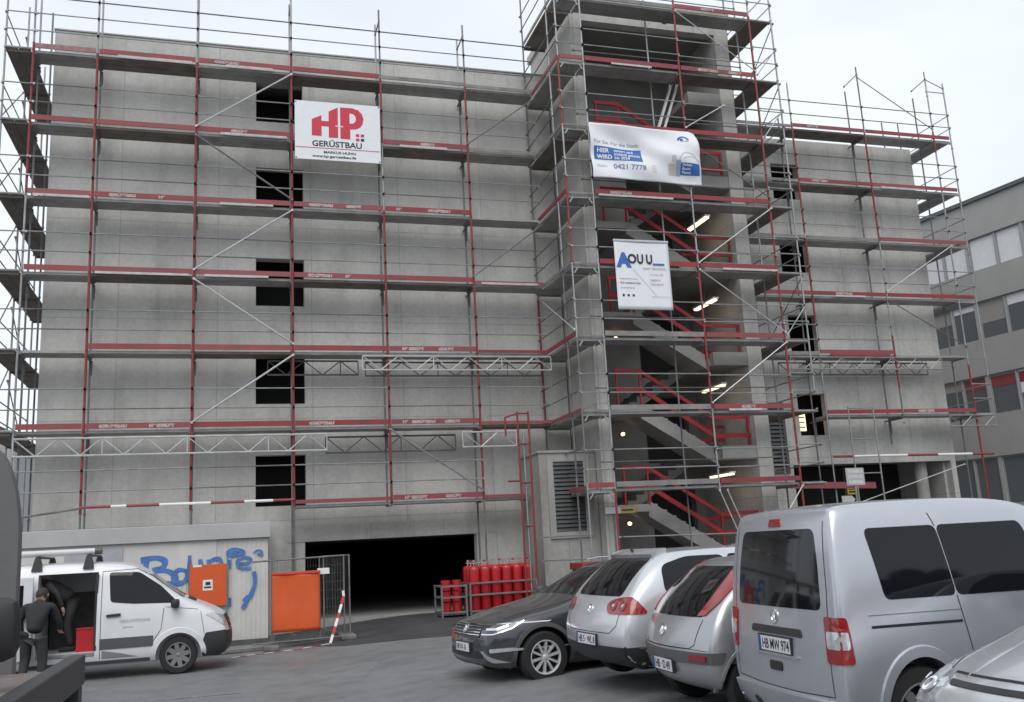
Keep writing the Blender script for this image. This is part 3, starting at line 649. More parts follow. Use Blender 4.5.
class Body:
    def __init__(s, name, me, root):
        me.name = name; s.o = bpy.data.objects.new(name, me); COL.objects.link(s.o); s.o.parent = root; s.root = root
        s.L = max(v.co.x for v in me.vertices)
        s.bvh = BVHTree.FromPolygons([v.co.copy() for v in me.vertices], [tuple(p.vertices) for p in me.polygons]); s.me = me
    RAY = {'L': lambda u, v: (Vector((u, 4, v)), Vector((0, -1, 0))), 'R': lambda u, v: (Vector((u, -4, v)), Vector((0, 1, 0))), 'B': lambda u, v: (Vector((-3, u, v)), Vector((1, 0, 0))),
           'F': lambda u, v: (Vector((12, u, v)), Vector((-1, 0, 0))), 'T': lambda u, v: (Vector((u, v, 5)), Vector((0, 0, -1)))}
    def ray(s, side, u, v):
        if len(side) == 1: return Body.RAY[side](u, v)
        k = .70711; sg = -1 if side[1] == 'R' else 1                 # looking diagonally at a corner of the body
        d = Vector((k, -sg*k, 0)); e = Vector((k, sg*k, 0)); o = e*u - d*4
        if side[0] == 'F': o.x = s.L-o.x; d.x = -d.x
        o.z = v; return o, d
    def hit(s, side, u, v):
        o, d = s.ray(side, u, v); h = s.bvh.ray_cast(o, d)
        if h[0] is None: h = s.bvh.find_nearest(o + d*(3.4 if side in 'LR' else 3))
        n = h[1]; 
        if n.dot(d) > 0: n = -n
        return h[0], n
    def panel(s, name, side, poly, m, off=.004, thick=.012, rnd=.04, res=.06, parent=None, smooth=True):
        pts = []
        n = len(poly)
        for i in range(n):
            p0, p1, p2 = Vector(poly[i-1]), Vector(poly[i]), Vector(poly[(i+1) % n]); a, b = (p0-p1), (p2-p1)
            r = min(rnd, a.length*.45, b.length*.45)
            if r < .004: pts.append(p1); continue
            A, B = p1+a.normalized()*r, p1+b.normalized()*r
            for t in (0, .25, .5, .75, 1): pts.append(A*(1-t)**2+p1*2*t*(1-t)+B*t*t)
        bm = bmesh.new(); vs = [bm.verts.new((p.x, p.y, 0)) for p in pts]; bm.faces.new(vs); bmesh.ops.triangulate(bm, faces=bm.faces)
        xs = [p.x for p in pts]; ys = [p.y for p in pts]
        for ax, lo, hi in ((0, min(xs), max(xs)), (1, min(ys), max(ys))):
            k = max(1, int((hi-lo)/res))
            for i in range(1, k):
                co = [0, 0, 0]; co[ax] = lo+(hi-lo)*i/k; no = [0, 0, 0]; no[ax] = 1
                bmesh.ops.bisect_plane(bm, geom=bm.verts[:]+bm.edges[:]+bm.faces[:], plane_co=co, plane_no=no)
        top = {}; nr = {}
        for v in bm.verts[:]:
            h, nn = s.hit(side, v.co.x, v.co.y); nr[v] = nn; v.co = h+nn*off
        be = [e for e in bm.edges if len(e.link_faces) == 1]
        r = bmesh.ops.extrude_edge_only(bm, edges=be)
        for v in [g for g in r['geom'] if isinstance(g, bmesh.types.BMVert)]:
            h = s.bvh.find_nearest(v.co); nn = h[1]
            v.co = v.co - (v.co-h[0]).normalized()*thick if (v.co-h[0]).length > 1e-6 else v.co - nn*thick
        bmesh.ops.recalc_face_normals(bm, faces=bm.faces)
        me = bpy.data.meshes.new(name); bm.to_mesh(me); bm.free(); me.materials.append(m)
        if smooth:
            me.polygons.foreach_set('use_smooth', [True]*len(me.polygons))
            try: me.set_sharp_from_angle(angle=R(40))
            except Exception: pass
        o = bpy.data.objects.new(name, me); COL.objects.link(o); o.parent = parent or s.root
        # outward normals
        return o
    def seam(s, mb, side, pts, w=.008, off=.0025, close=False):
        P = [Vector(p) for p in pts]
        if close: P.append(P[0])
        out = []
        for a, b in zip(P, P[1:]):
            k = max(1, int((b-a).length/.05))
            for i in range(k): out.append(a+(b-a)*i/k)
        out.append(P[-1]); ring = []
        for i, p in enumerate(out):
            d = (out[min(i+1, len(out)-1)]-out[max(i-1, 0)]).normalized(); nn = Vector((-d.y, d.x))*w/2; q = []
            for sg in (-1, 1): h, n_ = s.hit(side, p.x+nn.x*sg, p.y+nn.y*sg); q.append(h+n_*off)
            ring.append(q)
        o = len(mb.v)
        for q in ring: mb.v += [tuple(q[0]), tuple(q[1])]
        for i in range(len(ring)-1): mb.f.append((o+2*i, o+2*i+1, o+2*i+3, o+2*i+2)); mb.mi.append(0)
def wheel(par, x, y, r, wd, side, style='alloy', spokes=5):
    """axis along Y; side=-1 outward is -Y"""
    M = Matrix.Translation((x, y, r)) @ Matrix.Rotation(R(90 if side < 0 else -90), 4, 'X')      # local +Z outwards
    h = wd/2; rr = r*.66
    w_ = thing_part('wheel', par)
    mb = MB(); mb.lathe([(rr*.98, -h), (r*.93, -h), (r*.985, -h*.75), (r, -h*.4), (r, h*.4), (r*.985, h*.75), (r*.93, h), (rr*1.02, h*1.0), (rr*.98, h*.85)], M, 40); mb.build('tyre', rubber, w_, smooth=True)
    mb = MB(); mb.lathe([(rr*1.0, -h*.9), (rr*1.02, h*.97), (rr*.95, h*.93), (rr*.90, h*.5), (rr*.86, h*.1), (0, h*.1)], M, 40, 1)
    mb.lathe([(rr*1.02, h*.97), (rr*.965, h*1.0), (rr*.92, h*.9), (rr*.90, h*.6)], M, 40, 0)
    mb.lathe([(rr*.17, h*.3), (rr*.17, h*.82), (rr*.1, h*.9), (0, h*.9)], M, 20, 0)
    for i in range(spokes):
        a = 2*math.pi*i/spokes+.2; d = Vector((math.cos(a), math.sin(a), 0)); t = Vector((-d.y, d.x, 0))
        w0, w1 = (rr*.10, rr*.16) if style == 'alloy' else (rr*.06, rr*.095) if style == 'fine' else (rr*.2, rr*.22)
        z0, z1 = h*.80, h*.90
        c8 = [M @ p for p in (d*rr*.12-t*w0+Vector((0, 0, z0-.04)), d*rr*.95-t*w1+Vector((0, 0, z1-.04)), d*rr*.95+t*w1+Vector((0, 0, z1-.04)), d*rr*.12+t*w0+Vector((0, 0, z0-.04)), d*rr*.12-t*w0+Vector((0, 0, z0)), d*rr*.95-t*w1*.7+Vector((0, 0, z1)), d*rr*.95+t*w1*.7+Vector((0, 0, z1)), d*rr*.12+t*w0+Vector((0, 0, z0)))]
        mb.quadbox(c8, 0)
    mb.build('rim', [alloy if style != 'steel' else steel_rim, alloy_d], w_, smooth=True)
    return w_
def thing_part(name, par):
    o = bpy.data.objects.new(name, None); COL.objects.link(o); o.parent = par; o.empty_display_size = .1; return o
def plate(body, side, c, txt, w=.52, h=.11, lean=None):
    """number plate fixed on the body at (u,v)"""
    hit, n = body.hit(side, *c); nx = Vector((-1 if side == 'B' else 1, 0, 0)); tilt = math.atan2(n.z, abs(n.x)) if lean is None else lean
    X = Vector((0, -1 if side == 'B' else 1, 0)); Z = Vector((nx.x*math.cos(tilt), 0, math.sin(tilt))); Y = Z.cross(X)
    M = Matrix(((X.x, Y.x, Z.x, hit.x), (X.y, Y.y, Z.y, hit.y), (X.z, Y.z, Z.z, hit.z), (0, 0, 0, 1)))
    po = thing_part('number_plate', body.root)
    def B(x0, y0, z0, x1, y1, z1, m, nm, bev=0):
        mb = MB(); mb.box(x0, y0, z0, x1, y1, z1); mb.v = [tuple(M @ Vector(p)) for p in mb.v]; return mb.build(nm, m, po, bevel=bev)
    B(-w/2-.012, -h/2-.012, -.02, w/2+.012, h/2+.012, .018, black_p, 'plate_holder', .004)
    B(-w/2, -h/2, .0185, w/2, h/2, .021, plate_m, 'plate')
    B(-w/2, -h/2, .0215, -w/2+.042, h/2, .0225, plate_b, 'country_band')
    if txt: text(txt, h*.98, plate_t, po, M @ Matrix.Translation((-w/2+.062, -h*.34, .0222)), 'plate_number', .0008, sx=.80, bold=.0015)
    return po
def badge(body, side, c, r=.05):
    hit, n = body.hit(side, *c); q = n.to_track_quat('Z', 'Y').to_matrix().to_4x4(); M = Matrix.Translation(hit) @ q
    mb = MB(); mb.lathe([(r, 0), (r, .008), (r*.82, .010), (r*.82, .004), (0, .004)], M, 24)
    for s in (-1, 1):
        for a, b in (((s*.62, .6), (s*.25, -.62)), ((s*.25, -.62), (0, .1))):
            p0, p1 = M @ Vector((a[0]*r, a[1]*r, .008)), M @ Vector((b[0]*r, b[1]*r, .008)); mb.tube(p0, p1, r*.09, 5)
    return mb.build('badge', chrome, body.root, smooth=True)
def arch_cutter(x, y0, y1, r, zc):
    mb = MB(); mb.tube((x, y0, zc), (x, y1, zc), r, 40); return mb
def door_mirror(body, x, z, side, m, w=.2):
    y = -1 if side == 'R' else 1; h, n = body.hit(side, x, z); c = h+Vector((-.02, y*.13, .07))
    mo = thing_part('door_mirror', body.root)
    mb = MB(); mb.box(c.x-.05, c.y-w/2, c.z-.075, c.x+.09, c.y+w/2, c.z+.075); mb.build('shell', m, mo, smooth=True, bevel=.035)
    mb = MB(); mb.box(c.x-.053, c.y-w/2+.015, c.z-.06, c.x-.0505, c.y+w/2-.015, c.z+.06); mb.build('mirror_glass', glass_m, mo)
    mb = MB(); mb.beam(h, (c.x+.02, c.y, c.z-.05), .06, .04); mb.build('arm', black_p, mo)
COLS = [-1, -.93, -.5, 0, .5, .93, 1]
steel_rim = mat('steel_wheel', (.20, .20, .21), .45, .4)
def hatch_stations(s, lean=1.0, n=1.0):
    """generic hatchback; s scales a 4.2 x 1.76 x 1.48 car"""
    q = [dict(x=[.20, .03, 0, .06+.06*lean, .16+.18*lean, .24+.36*lean], y=[.70, .80, .85, .82, .71, .58], z=[.26, .36, .62, .96, 1.20, 1.41]),
         dict(x=[.34, .16, .13, .20+.05*lean, .30+.18*lean, .40+.36*lean], y=[.76, .86, .885, .86, .755, .63], z=[.2, .33, .62, .97, 1.23, 1.455]),
         dict(x=[.9]*6, y=[.78, .87, .895, .885, .78, .645], z=[.2, .32, .6, .96, 1.24, 1.475]),
         dict(x=[1.9]*6, y=[.78, .87, .89, .885, .775, .635], z=[.2, .32, .6, .95, 1.24, 1.49]),
         dict(x=[2.55]*6, y=[.78, .87, .89, .88, .765, .60], z=[.2, .32, .6, .945, 1.22, 1.42]),
         dict(x=[3.2, 3.2, 3.2, 3.15, 3.1, 3.05], y=[.78, .87, .885, .865, .80, .70], z=[.2, .32, .58, .92, .985, 1.03]),
         dict(x=[3.75]*6, y=[.76, .85, .865, .82, .74, .62], z=[.2, .32, .56, .80, .85, .88]),
         dict(x=[4.02, 4.14, 4.16, 4.10, 4.06, 4.0], y=[.64, .72, .75, .72, .66, .58], z=[.24, .33, .52, .68, .73, .77])]
    for d in q: d['x'] = [a*s[0]/4.2 for a in d['x']]; d['y'] = [a*s[1]/1.76 for a in d['y']]; d['z'] = [a*s[2]/1.48 for a in d['z']]
    return q
def hatch_body(name, root, L, W, H, paint, wx, wr, lean=1.0, zb=.19, arch=.055, stations=None, crown=None, br=None, bf=None, lower=None):
    st = stations or hatch_stations((L, W, H), lean); n = len(st)
    me = subd_cage(name, st, COLS, crown or [.02]*2+[.03]*(n-4)+[.03, .02], br or [.10, .10, .10, .09, .08, .07], bf or [.12, .14, .14, .13, .12, .12], L, W, H, zb)
    cut = []
    for x in wx:
        for s in (-1, 1): cut.append((arch_cutter(x, s*(W/2-.30), s*(W/2+.2), wr+arch, wr), 1))
    me = boolean_cut(me, cut, [paint, well_m]); return Body('body', me, root)
def arch_lip(b, name, side, x, zc, r, w, m, a0=-10, a1=190, out=.012):
    """rim of the wheel arch"""
    mb = MB(); prev = None
    for i in range(29):
        a = R(a0+(a1-a0)*i/28); q = []
        for rr in (r-.003, r+w):
            u, v = x+rr*math.cos(a), zc+rr*math.sin(a); h, n_ = b.hit(side, u, v); q.append(h)
        yy = -1 if side == 'R' else 1
        ys = [abs(p.y) for p in q]; Y = max(ys)+out
        pts = [Vector((x+(r-.003)*math.cos(a), yy*(Y-.05), zc+(r-.003)*math.sin(a))), Vector((x+(r-.003)*math.cos(a), yy*Y, zc+(r-.003)*math.sin(a))), Vector((x+(r+w*.8)*math.cos(a), yy*(Y-.004), zc+(r+w*.8)*math.sin(a))), Vector((x+(r+w)*math.cos(a), yy*(ys[1]-.01), zc+(r+w)*math.sin(a)))]
        o = len(mb.v); mb.v += [tuple(p) for p in pts]
        if prev is not None:
            for k in range(3): mb.f.append((prev+k, prev+k+1, o+k+1, o+k)); mb.mi.append(0)
        prev = o
    return mb.build(name, m, b.root, smooth=True)

# ---- silver three-door hatchback with round-lamp clusters (second in the row)
def golf():
    L, W, H = 4.20, 1.76, 1.48
    t = thing('parked_car', 'bright silver hatchback with black lower bumper and two round lamps in each red light', 'car', (3.98, -14.25, gz(4.6)+.045), R(3), 'parked cars')
    b = hatch_body('body', t, L, W, H, paint_silver, (.80, 3.38), .32, .95)
    for x in (.80, 3.38):
        for s in (-1, 1): wheel(t, x, s*(W/2-.12), .32, .2, s, 'alloy', 7)
    b.panel('rear_window', 'B', [(-.60, .985), (.60, .985), (.56, 1.20), (.545, 1.39), (-.545, 1.39), (-.56, 1.20)], glass_m, rnd=.08)
    b.panel('rear_bumper', 'B', [(-.86, .215), (.86, .215), (.875, .46), (-.875, .46)], plastic, off=.012, rnd=.03)
    for sd in 'LR':
        b.panel('rear_bumper_side', sd, [(.09, .25), (.42, .25), (.43, .43), (.08, .46)], plastic, off=.010, rnd=.02)
        b.panel('side_window', sd, [(.62, 1.0), (.98, .985), (1.5, .985), (1.5, 1.38), (1.0, 1.385), (.66, 1.3)], glass_m, rnd=.09)
        b.panel('side_window', sd, [(1.54, .985), (2.72, .985), (2.48, 1.25), (2.22, 1.385), (1.54, 1.385)], glass_m, rnd=.06)
        mb = MB(); b.seam(mb, sd, [(1.48, .30), (1.50, .95)]); b.seam(mb, sd, [(2.78, .3), (2.85, .8), (2.74, .97)]); b.seam(mb, sd, [(1.48, .30), (2.78, .30)]); mb.build('panel_gap', gap_m, t)
        b.panel('door_handle', sd, [(1.6, .80), (1.82, .80), (1.82, .835), (1.6, .835)], paint_silver, off=.022, rnd=.015)
        sg = 1 if sd == 'L' else -1
        tl = b.panel('tail_light', 'B'+sd, [(dx+u, v) for dx in ((.15,) if sd == 'L' else (.02,)) for u, v in ((.33, .885), (.36, .80), (.87, .80), (.72, .985), (.56, .975), (.40, .94))], red_lens, off=.010, rnd=.06, res=.05)
        for u in ((.475, .62) if sd == 'R' else ()):
            h, n = b.hit('B'+sd, u, .885); M = Matrix.Translation(h+n*.008) @ n.to_track_quat('Z', 'Y').to_matrix().to_4x4(); r_ = .058
            mb = MB(); mb.lathe([(r_, .0), (r_, .008), (r_*.8, .012), (0, .014)], M, 20); mb.build('round_lamp', red_dark, tl, smooth=True)
            mb = MB(); mb.lathe([(.022, .013), (.02, .018), (0, .02)], M, 12); mb.build('bulb_lens', clear_lens, tl, smooth=True)
        arch_lip(b, 'arch_lip', sd, .80, .32, .375, .03, paint_silver); arch_lip(b, 'arch_lip', sd, 3.38, .32, .375, .03, paint_silver)
        door_mirror(b, 2.62, .95, sd, paint_silver)
    b.panel('windscreen', 'T', [(2.5, -.55), (2.5, .55), (3.05, .68), (3.05, -.68)], glass_m, rnd=.08)
    mb = MB(); b.seam(mb, 'B', [(-.70, .94), (-.66, .68), (-.54, .60), (.54, .60), (.66, .68), (.70, .94)], .008); mb.build('tailgate_gap', gap_m, t)
    sp = b.panel('roof_spoiler', 'B', [(-.56, 1.385), (.56, 1.385), (.54, 1.44), (-.54, 1.44)], paint_silver, off=.05, thick=.05, rnd=.02)
    plate(b, 'B', (-.02, .515), 'HB 5 · WL 8', lean=0.05); badge(b, 'B', (0, .84), .058)
    mb = MB(); mb.tube((.62, -.1, 1.47), (.50, -.1, 1.66), .006, 6); mb.tube((.62, -.1, 1.46), (.62, -.1, 1.49), .02, 8); mb.build('aerial', black_p, t, smooth=True)
    return t
golf()

# ---- small silver-grey hatchback with tall red pillar lights (third)
def corsa():
    L, W, H = 3.82, 1.65, 1.44
    t = thing('parked_car', 'small grey silver hatchback with tall red pillar lights and grey bumper strip', 'car', (4.06, -16.1, gz(4.7)), R(-3), 'parked cars')
    st = hatch_stations((L, W, H), 1.15)
    b = hatch_body('body', t, L, W, H, paint_silver2, (.62, 3.11), .30, 1.15, br=[.12, .16, .17, .15, .13, .10])
    for x in (.62, 3.11):
        for s in (-1, 1): wheel(t, x, s*(W/2-.12), .30, .185, s, 'steel', 6)
    b.panel('rear_window', 'B', [(-.60, .90), (.66, .90), (.58, 1.15), (.47, 1.34), (-.47, 1.34), (-.53, 1.15)], glass_m, rnd=.07)
    b.panel('bumper_strip', 'B', [(-.84, .50), (.84, .50), (.84, .60), (-.84, .60)], plastic_g, off=.016, rnd=.02)
    mb = MB(); b.seam(mb, 'B', [(-.60, .88), (-.57, .66), (-.5, .625), (.5, .625), (.57, .66), (.60, .88)], .008); b.seam(mb, 'B', [(-.8, .61), (-.5, .622), (.5, .622), (.8, .61)], .006); mb.build('tailgate_gap', gap_m, t)
    for sd in 'LR':
        sg = 1 if sd == 'L' else -1
        b.panel('bumper_strip_side', sd, [(.10, .50), (.26, .50), (.30, .60), (.10, .60)], plastic_g, off=.014, rnd=.02)
        b.panel('tail_light', 'B'+sd, [(dx+u, v) for dx in ((.13,) if sd == 'L' else (0,)) for u, v in ((.49, .905), (.59, .915), (.73, 1.03), (.85, 1.18), (.92, 1.37), (.79, 1.385), (.72, 1.22), (.61, 1.05))], red_lens, off=.012, rnd=.02, res=.04)
        b.panel('reflector', 'B', [(sg*.52, .525), (sg*.74, .525), (sg*.74, .575), (sg*.52, .575)], red_dark, off=.022, rnd=.01)
        b.panel('side_window', sd, [(.72, .96), (1.4, .93), (1.4, 1.33), (.95, 1.34)], glass_m, rnd=.07)
        b.panel('side_window', sd, [(1.44, .93), (2.45, .93), (2.2, 1.2), (1.98, 1.33), (1.44, 1.33)], glass_m, rnd=.06)
        mb = MB(); b.seam(mb, sd, [(1.4, .30), (1.42, .92)]); b.seam(mb, sd, [(2.55, .3), (2.6, .8), (2.5, .93)]); mb.build('panel_gap', gap_m, t)
        arch_lip(b, 'arch_lip', sd, .62, .30, .355, .03, paint_silver2); arch_lip(b, 'arch_lip', sd, 3.11, .30, .355, .03, paint_silver2)
        door_mirror(b, 2.4, .92, sd, paint_silver2)
    b.panel('windscreen', 'T', [(2.28, -.5), (2.28, .5), (2.78, .64), (2.78, -.64)], glass_m, rnd=.08)
    plate(b, 'B', (-.03, .455), 'HB · D 49', w=.46, lean=-.05); badge(b, 'B', (.05, .76), .06)
    mb = MB(); mb.tube((1.35, 0, 1.44), (1.05, 0, 1.78), .007, 6); mb.build('aerial', black_p, t, smooth=True)
    return t
corsa()

# ---- high pale silver estate van (fourth, nearest tail)
def caddy():
    L, W, H = 4.40, 1.80, 1.85
    t = thing('parked_car', 'tall pale silver people carrier with square tail door and dark side windows', 'car', (4.14, -18.05, gz(5)), R(-4.6), 'parked cars')
    z5 = [.24, .36, .62, 1.00, 1.28, 1.55]
    st = [dict(x=[.18, .05, .03, .06, .09, .14, .19], y=[.74, .85, .885, .88, .855, .80, .745], z=[.24, .36, .62, 1.04, 1.32, 1.66, 1.80]),
          dict(x=[.26, .11, .09, .12, .15, .20, .26], y=[.79, .88, .905, .90, .875, .815, .755], z=[.2, .34, .62, 1.04, 1.33, 1.69, 1.825]),
          dict(x=[.9]*7, y=[.80, .88, .905, .90, .875, .815, .755], z=[.2, .34, .62, 1.04, 1.34, 1.71, 1.84]),
          dict(x=[1.9]*7, y=[.80, .88, .905, .90, .875, .815, .755], z=[.2, .34, .62, 1.04, 1.34, 1.71, 1.84]),
          dict(x=[2.65]*7, y=[.80, .88, .905, .895, .855, .78, .68], z=[.2, .34, .62, 1.04, 1.34, 1.62, 1.76]),
          dict(x=[3.35, 3.35, 3.35, 3.3, 3.25, 3.2, 3.15], y=[.80, .88, .90, .885, .82, .76, .70], z=[.2, .34, .62, 1.02, 1.16, 1.25, 1.30]),
          dict(x=[3.95]*7, y=[.76, .86, .875, .83, .78, .72, .62], z=[.2, .34, .58, .84, .92, .97, 1.0]),
          dict(x=[4.2, 4.34, 4.36, 4.30, 4.27, 4.24, 4.2], y=[.64, .74, .76, .73, .69, .64, .58], z=[.26, .36, .56, .74, .79, .83, .86])]
    b = hatch_body('body', t, L, W, H, paint_caddy, (.86, 3.54), .325, stations=st, crown=[.01, .02, .03, .03, .03, .03, .03, .02], br=[.05, .07, .07, .05, .05, .05, .04], bf=[.1]*7, arch=.07)
    for x in (.86, 3.54):
        for s in (-1, 1): wheel(t, x*.78, s*(W/2-.12), .325, .2, s, 'steel', 6).scale.x = 1/.78
    t.scale.x = .78
    b.panel('rear_window', 'B', [(-.68, 1.06), (.68, 1.06), (.645, 1.40), (.585, 1.65), (-.585, 1.65), (-.645, 1.40)], glass_m, rnd=.07)
    b.panel('rear_bumper', 'B', [(-.86, .22), (.86, .22), (.87, .44), (-.87, .44)], paint_caddy, off=.05, thick=.06, rnd=.06)
    b.panel('grip_recess', 'B', [(-.42, .85), (.42, .85), (.40, .91), (-.40, .91)], plastic, off=.010, rnd=.03)
    b.panel('door_latch', 'B', [(-.10, .58), (.10, .58), (.10, .65), (-.10, .65)], black_p, off=.012, rnd=.025)
    b.panel('towing_cover', 'B', [(.38, .27), (.47, .27), (.47, .36), (.38, .36)], black_p, off=.056, rnd=.03)
    b.panel('brake_light', 'B', [(-.10, 1.675), (.10, 1.675), (.09, 1.735), (-.09, 1.735)], red_lens, off=.012, rnd=.012)
    b.panel('plate_ledge', 'B', [(-.36, .69), (.36, .69), (.36, .71), (-.36, .71)], paint_caddy, off=.014, rnd=.01)
    mb = MB(); b.seam(mb, 'B', [(-.70, 1.70), (-.755, 1.2), (-.765, .47), (-.3, .455), (.3, .455), (.765, .47), (.755, 1.2), (.70, 1.70)], .007); mb.build('tailgate_gap', gap_m, t)
    for sd in 'LR':
        sg = 1 if sd == 'L' else -1
        tl = b.panel('tail_light', 'B'+sd, [(.555, .70), (.77, .70), (.755, .9), (.735, 1.02), (.555, 1.02)], red_lens, off=.014, rnd=.025, res=.04)
        b.panel('reversing_lens', 'B'+sd, [(.57, .80), (.745, .80), (.735, .92), (.57, .92)], clear_lens, off=.019, rnd=.02, parent=tl, res=.04)
        b.panel('side_window', sd, [(.58, 1.12), (1.32, 1.12), (1.245, 1.63), (.49, 1.63)], glass_m, rnd=.06)
        b.panel('side_window', sd, [(1.333, 1.12), (2.38, 1.12), (2.2, 1.63), (1.258, 1.63)], glass_m, rnd=.06)
        b.panel('side_window', sd, [(2.55, 1.15), (3.22, 1.15), (2.98, 1.40), (2.68, 1.60), (2.53, 1.60)], glass_m, rnd=.05)
        mb = MB(); b.seam(mb, sd, [(1.44, .55), (1.38, .85), (1.325, 1.12)], .008); b.seam(mb, sd, [(1.25, 1.62), (1.21, 1.72)], .008); b.seam(mb, sd, [(.40, .94), (1.34, .94)], .020); b.seam(mb, sd, [(2.47, .36), (2.5, 1.2), (2.45, 1.66)], .008)
        mb.build('panel_gap', gap_m, t)
        mb = MB(); b.seam(mb, sd, [(.38, 1.02), (1.34, 1.02)], .005, .003); mb.build('crease', plastic_g, t)
        b.panel('door_handle', sd, [(2.22, .98), (2.42, .98), (2.42, 1.02), (2.22, 1.02)], chrome, off=.03, rnd=.018)
        arch_lip(b, 'arch_lip', sd, .86, .325, .395, .085, paint_caddy, out=.022); arch_lip(b, 'arch_lip', sd, 3.54, .325, .395, .06, paint_caddy)
        door_mirror(b, 3.1, 1.12, sd, black_p)
    b.panel('windscreen', 'T', [(2.72, -.6), (2.72, .6), (3.15, .7), (3.15, -.7)], glass_m, rnd=.08)
    plate(b, 'B', (0.0, .775), 'HB MW 974', lean=0); badge(b, 'B', (.0, .985), .058)
    return t
caddy()

# ---- dark grey estate, nose towards the yard (first in the row)
def passat():
    L, W, H = 4.77, 1.83, 1.50
    t = thing('parked_car', 'dark grey estate car facing the yard with ten-spoke alloy wheels and roof rails', 'car', (0, 0, 0), 0, 'parked cars')
    st = [dict(x=[.2, .05, 0, .1, .3, .5], y=[.70, .82, .86, .82, .70, .58], z=[.27, .38, .64, .98, 1.2, 1.40]),
          dict(x=[.4, .25, .2, .3, .5, .7], y=[.78, .88, .905, .87, .76, .63], z=[.22, .35, .64, .99, 1.24, 1.45]),
          dict(x=[1.0]*6, y=[.80, .89, .915, .89, .78, .64], z=[.22, .34, .62, .98, 1.25, 1.49]),
          dict(x=[2.1]*6, y=[.80, .89, .91, .89, .77, .63], z=[.22, .34, .62, .97, 1.25, 1.50]),
          dict(x=[2.65]*6, y=[.80, .89, .91, .885, .76, .60], z=[.22, .34, .62, .96, 1.23, 1.43]),
          dict(x=[3.5, 3.5, 3.5, 3.45, 3.4, 3.3], y=[.80, .89, .91, .88, .82, .70], z=[.22, .34, .62, .92, .99, 1.03]),
          dict(x=[4.15]*6, y=[.80, .88, .90, .86, .79, .62], z=[.22, .34, .60, .83, .885, .92]),
          dict(x=[4.5, 4.53, 4.54, 4.5, 4.46, 4.42], y=[.74, .81, .83, .81, .74, .58], z=[.24, .34, .56, .76, .81, .85]),
          dict(x=[4.66, 4.72, 4.73, 4.69, 4.64, 4.60], y=[.62, .68, .70, .68, .63, .54], z=[.25, .34, .55, .71, .76, .79])]
    b = hatch_body('body', t, L, W, H, paint_dark, (1.08, 3.97), .325, stations=st, crown=[.02, .02, .03, .03, .03, .03, .03, .025, .015], bf=[.07, .09, .09, .08, .07, .06], zb=.2, arch=.06)
    for x in (1.08, 3.97):
        for s in (-1, 1): wheel(t, x, s*(W/2-.125), .325, .225, s, 'fine', 10)
    # grille, lamps, lower bumper
    g = b.panel('grille', 'F', [(-.46, .60), (.46, .60), (.52, .74), (-.52, .74)], black_p, off=.008, rnd=.02)
    for z in (.632, .664, .696, .728):
        mb = MB(); b.seam(mb, 'F', [(-.47, z), (.47, z)], .010, .014); mb.build('grille_bar', chrome, g)
    mb = MB(); b.seam(mb, 'F', [(-.88, .772), (-.55, .755), (0, .75), (.55, .755), (.88, .772)], .014, .012); mb.build('chrome_strip', chrome, t)
    b.panel('lower_grille', 'F', [(-.52, .34), (.52, .34), (.60, .43), (-.60, .43)], black_p, off=.008, rnd=.03)
    b.panel('skid_plate', 'F', [(-.7, .225), (.7, .225), (.74, .29), (-.74, .29)], plastic_g, off=.012, rnd=.02)
    for sd in 'LR':
        sg = 1 if sd == 'L' else -1
        hl = b.panel('headlight', 'F'+sd, [(.41, .63), (.62, .635), (.84, .70), (.99, .80), (.80, .785), (.42, .75)], lamp_dark, off=.010, rnd=.02, res=.04)
        mb = MB(); b.seam(mb, 'F'+sd, [(.42, .64), (.62, .645), (.83, .705), (.97, .795)], .016, .014); b.seam(mb, 'F'+sd, [(.50, .70), (.66, .705), (.80, .745)], .026, .014); mb.build('daylight_strip', chrome, hl)
        b.panel('bumper_blade', 'F', [(sg*.52, .44), (sg*.60, .44), (sg*.80, .30), (sg*.70, .30)], chrome, off=.016, rnd=.01)
        b.panel('fog_lamp', 'F', [(sg*.70, .42), (sg*.86, .44), (sg*.85, .48), (sg*.70, .47)], clear_lens, off=.012, rnd=.015)
        b.panel('bumper_side', sd, [(4.27, .22), (4.68, .24), (4.68, .31), (4.28, .31)], plastic_g, off=.010, rnd=.02)
        arch_lip(b, 'arch_cladding', sd, 3.97, .325, .385, .055, plastic_g, -20, 200, .016); arch_lip(b, 'arch_cladding', sd, 1.08, .325, .385, .055, plastic_g, -20, 200, .016)
        b.panel('sill_trim', sd, [(1.5, .23), (3.4, .23), (3.4, .33), (1.5, .33)], plastic_g, off=.014, rnd=.02)
        b.panel('side_window', sd, [(2.35, 1.0), (3.25, .985), (2.95, 1.2), (2.62, 1.37), (2.35, 1.39)], glass_m, rnd=.05)
        b.panel('side_window', sd, [(1.42, 1.01), (2.29, 1.0), (2.29, 1.39), (1.45, 1.39)], glass_m, rnd=.05)
        b.panel('side_window', sd, [(.62, 1.04), (1.34, 1.01), (1.37, 1.38), (.85, 1.36)], glass_m, rnd=.06)
        mb = MB(); b.seam(mb, sd, [(3.33, .3), (3.36, .75), (3.22, .98)]); b.seam(mb, sd, [(2.32, .3), (2.32, .99)]); b.seam(mb, sd, [(1.42, .85), (1.40, 1.0)]); mb.build('panel_gap', gap_m, t)
        mb = MB(); b.seam(mb, sd, [(3.28, .975), (2.3, .99), (1.4, 1.0), (.62, 1.03)], .016, .006); mb.build('window_trim', chrome, t)
        mb = MB(); b.seam(mb, 'T', [(4.42, sg*.60), (3.9, sg*.66), (3.45, sg*.70)], .010, .002); mb.build('bonnet_gap', gap_m, t)
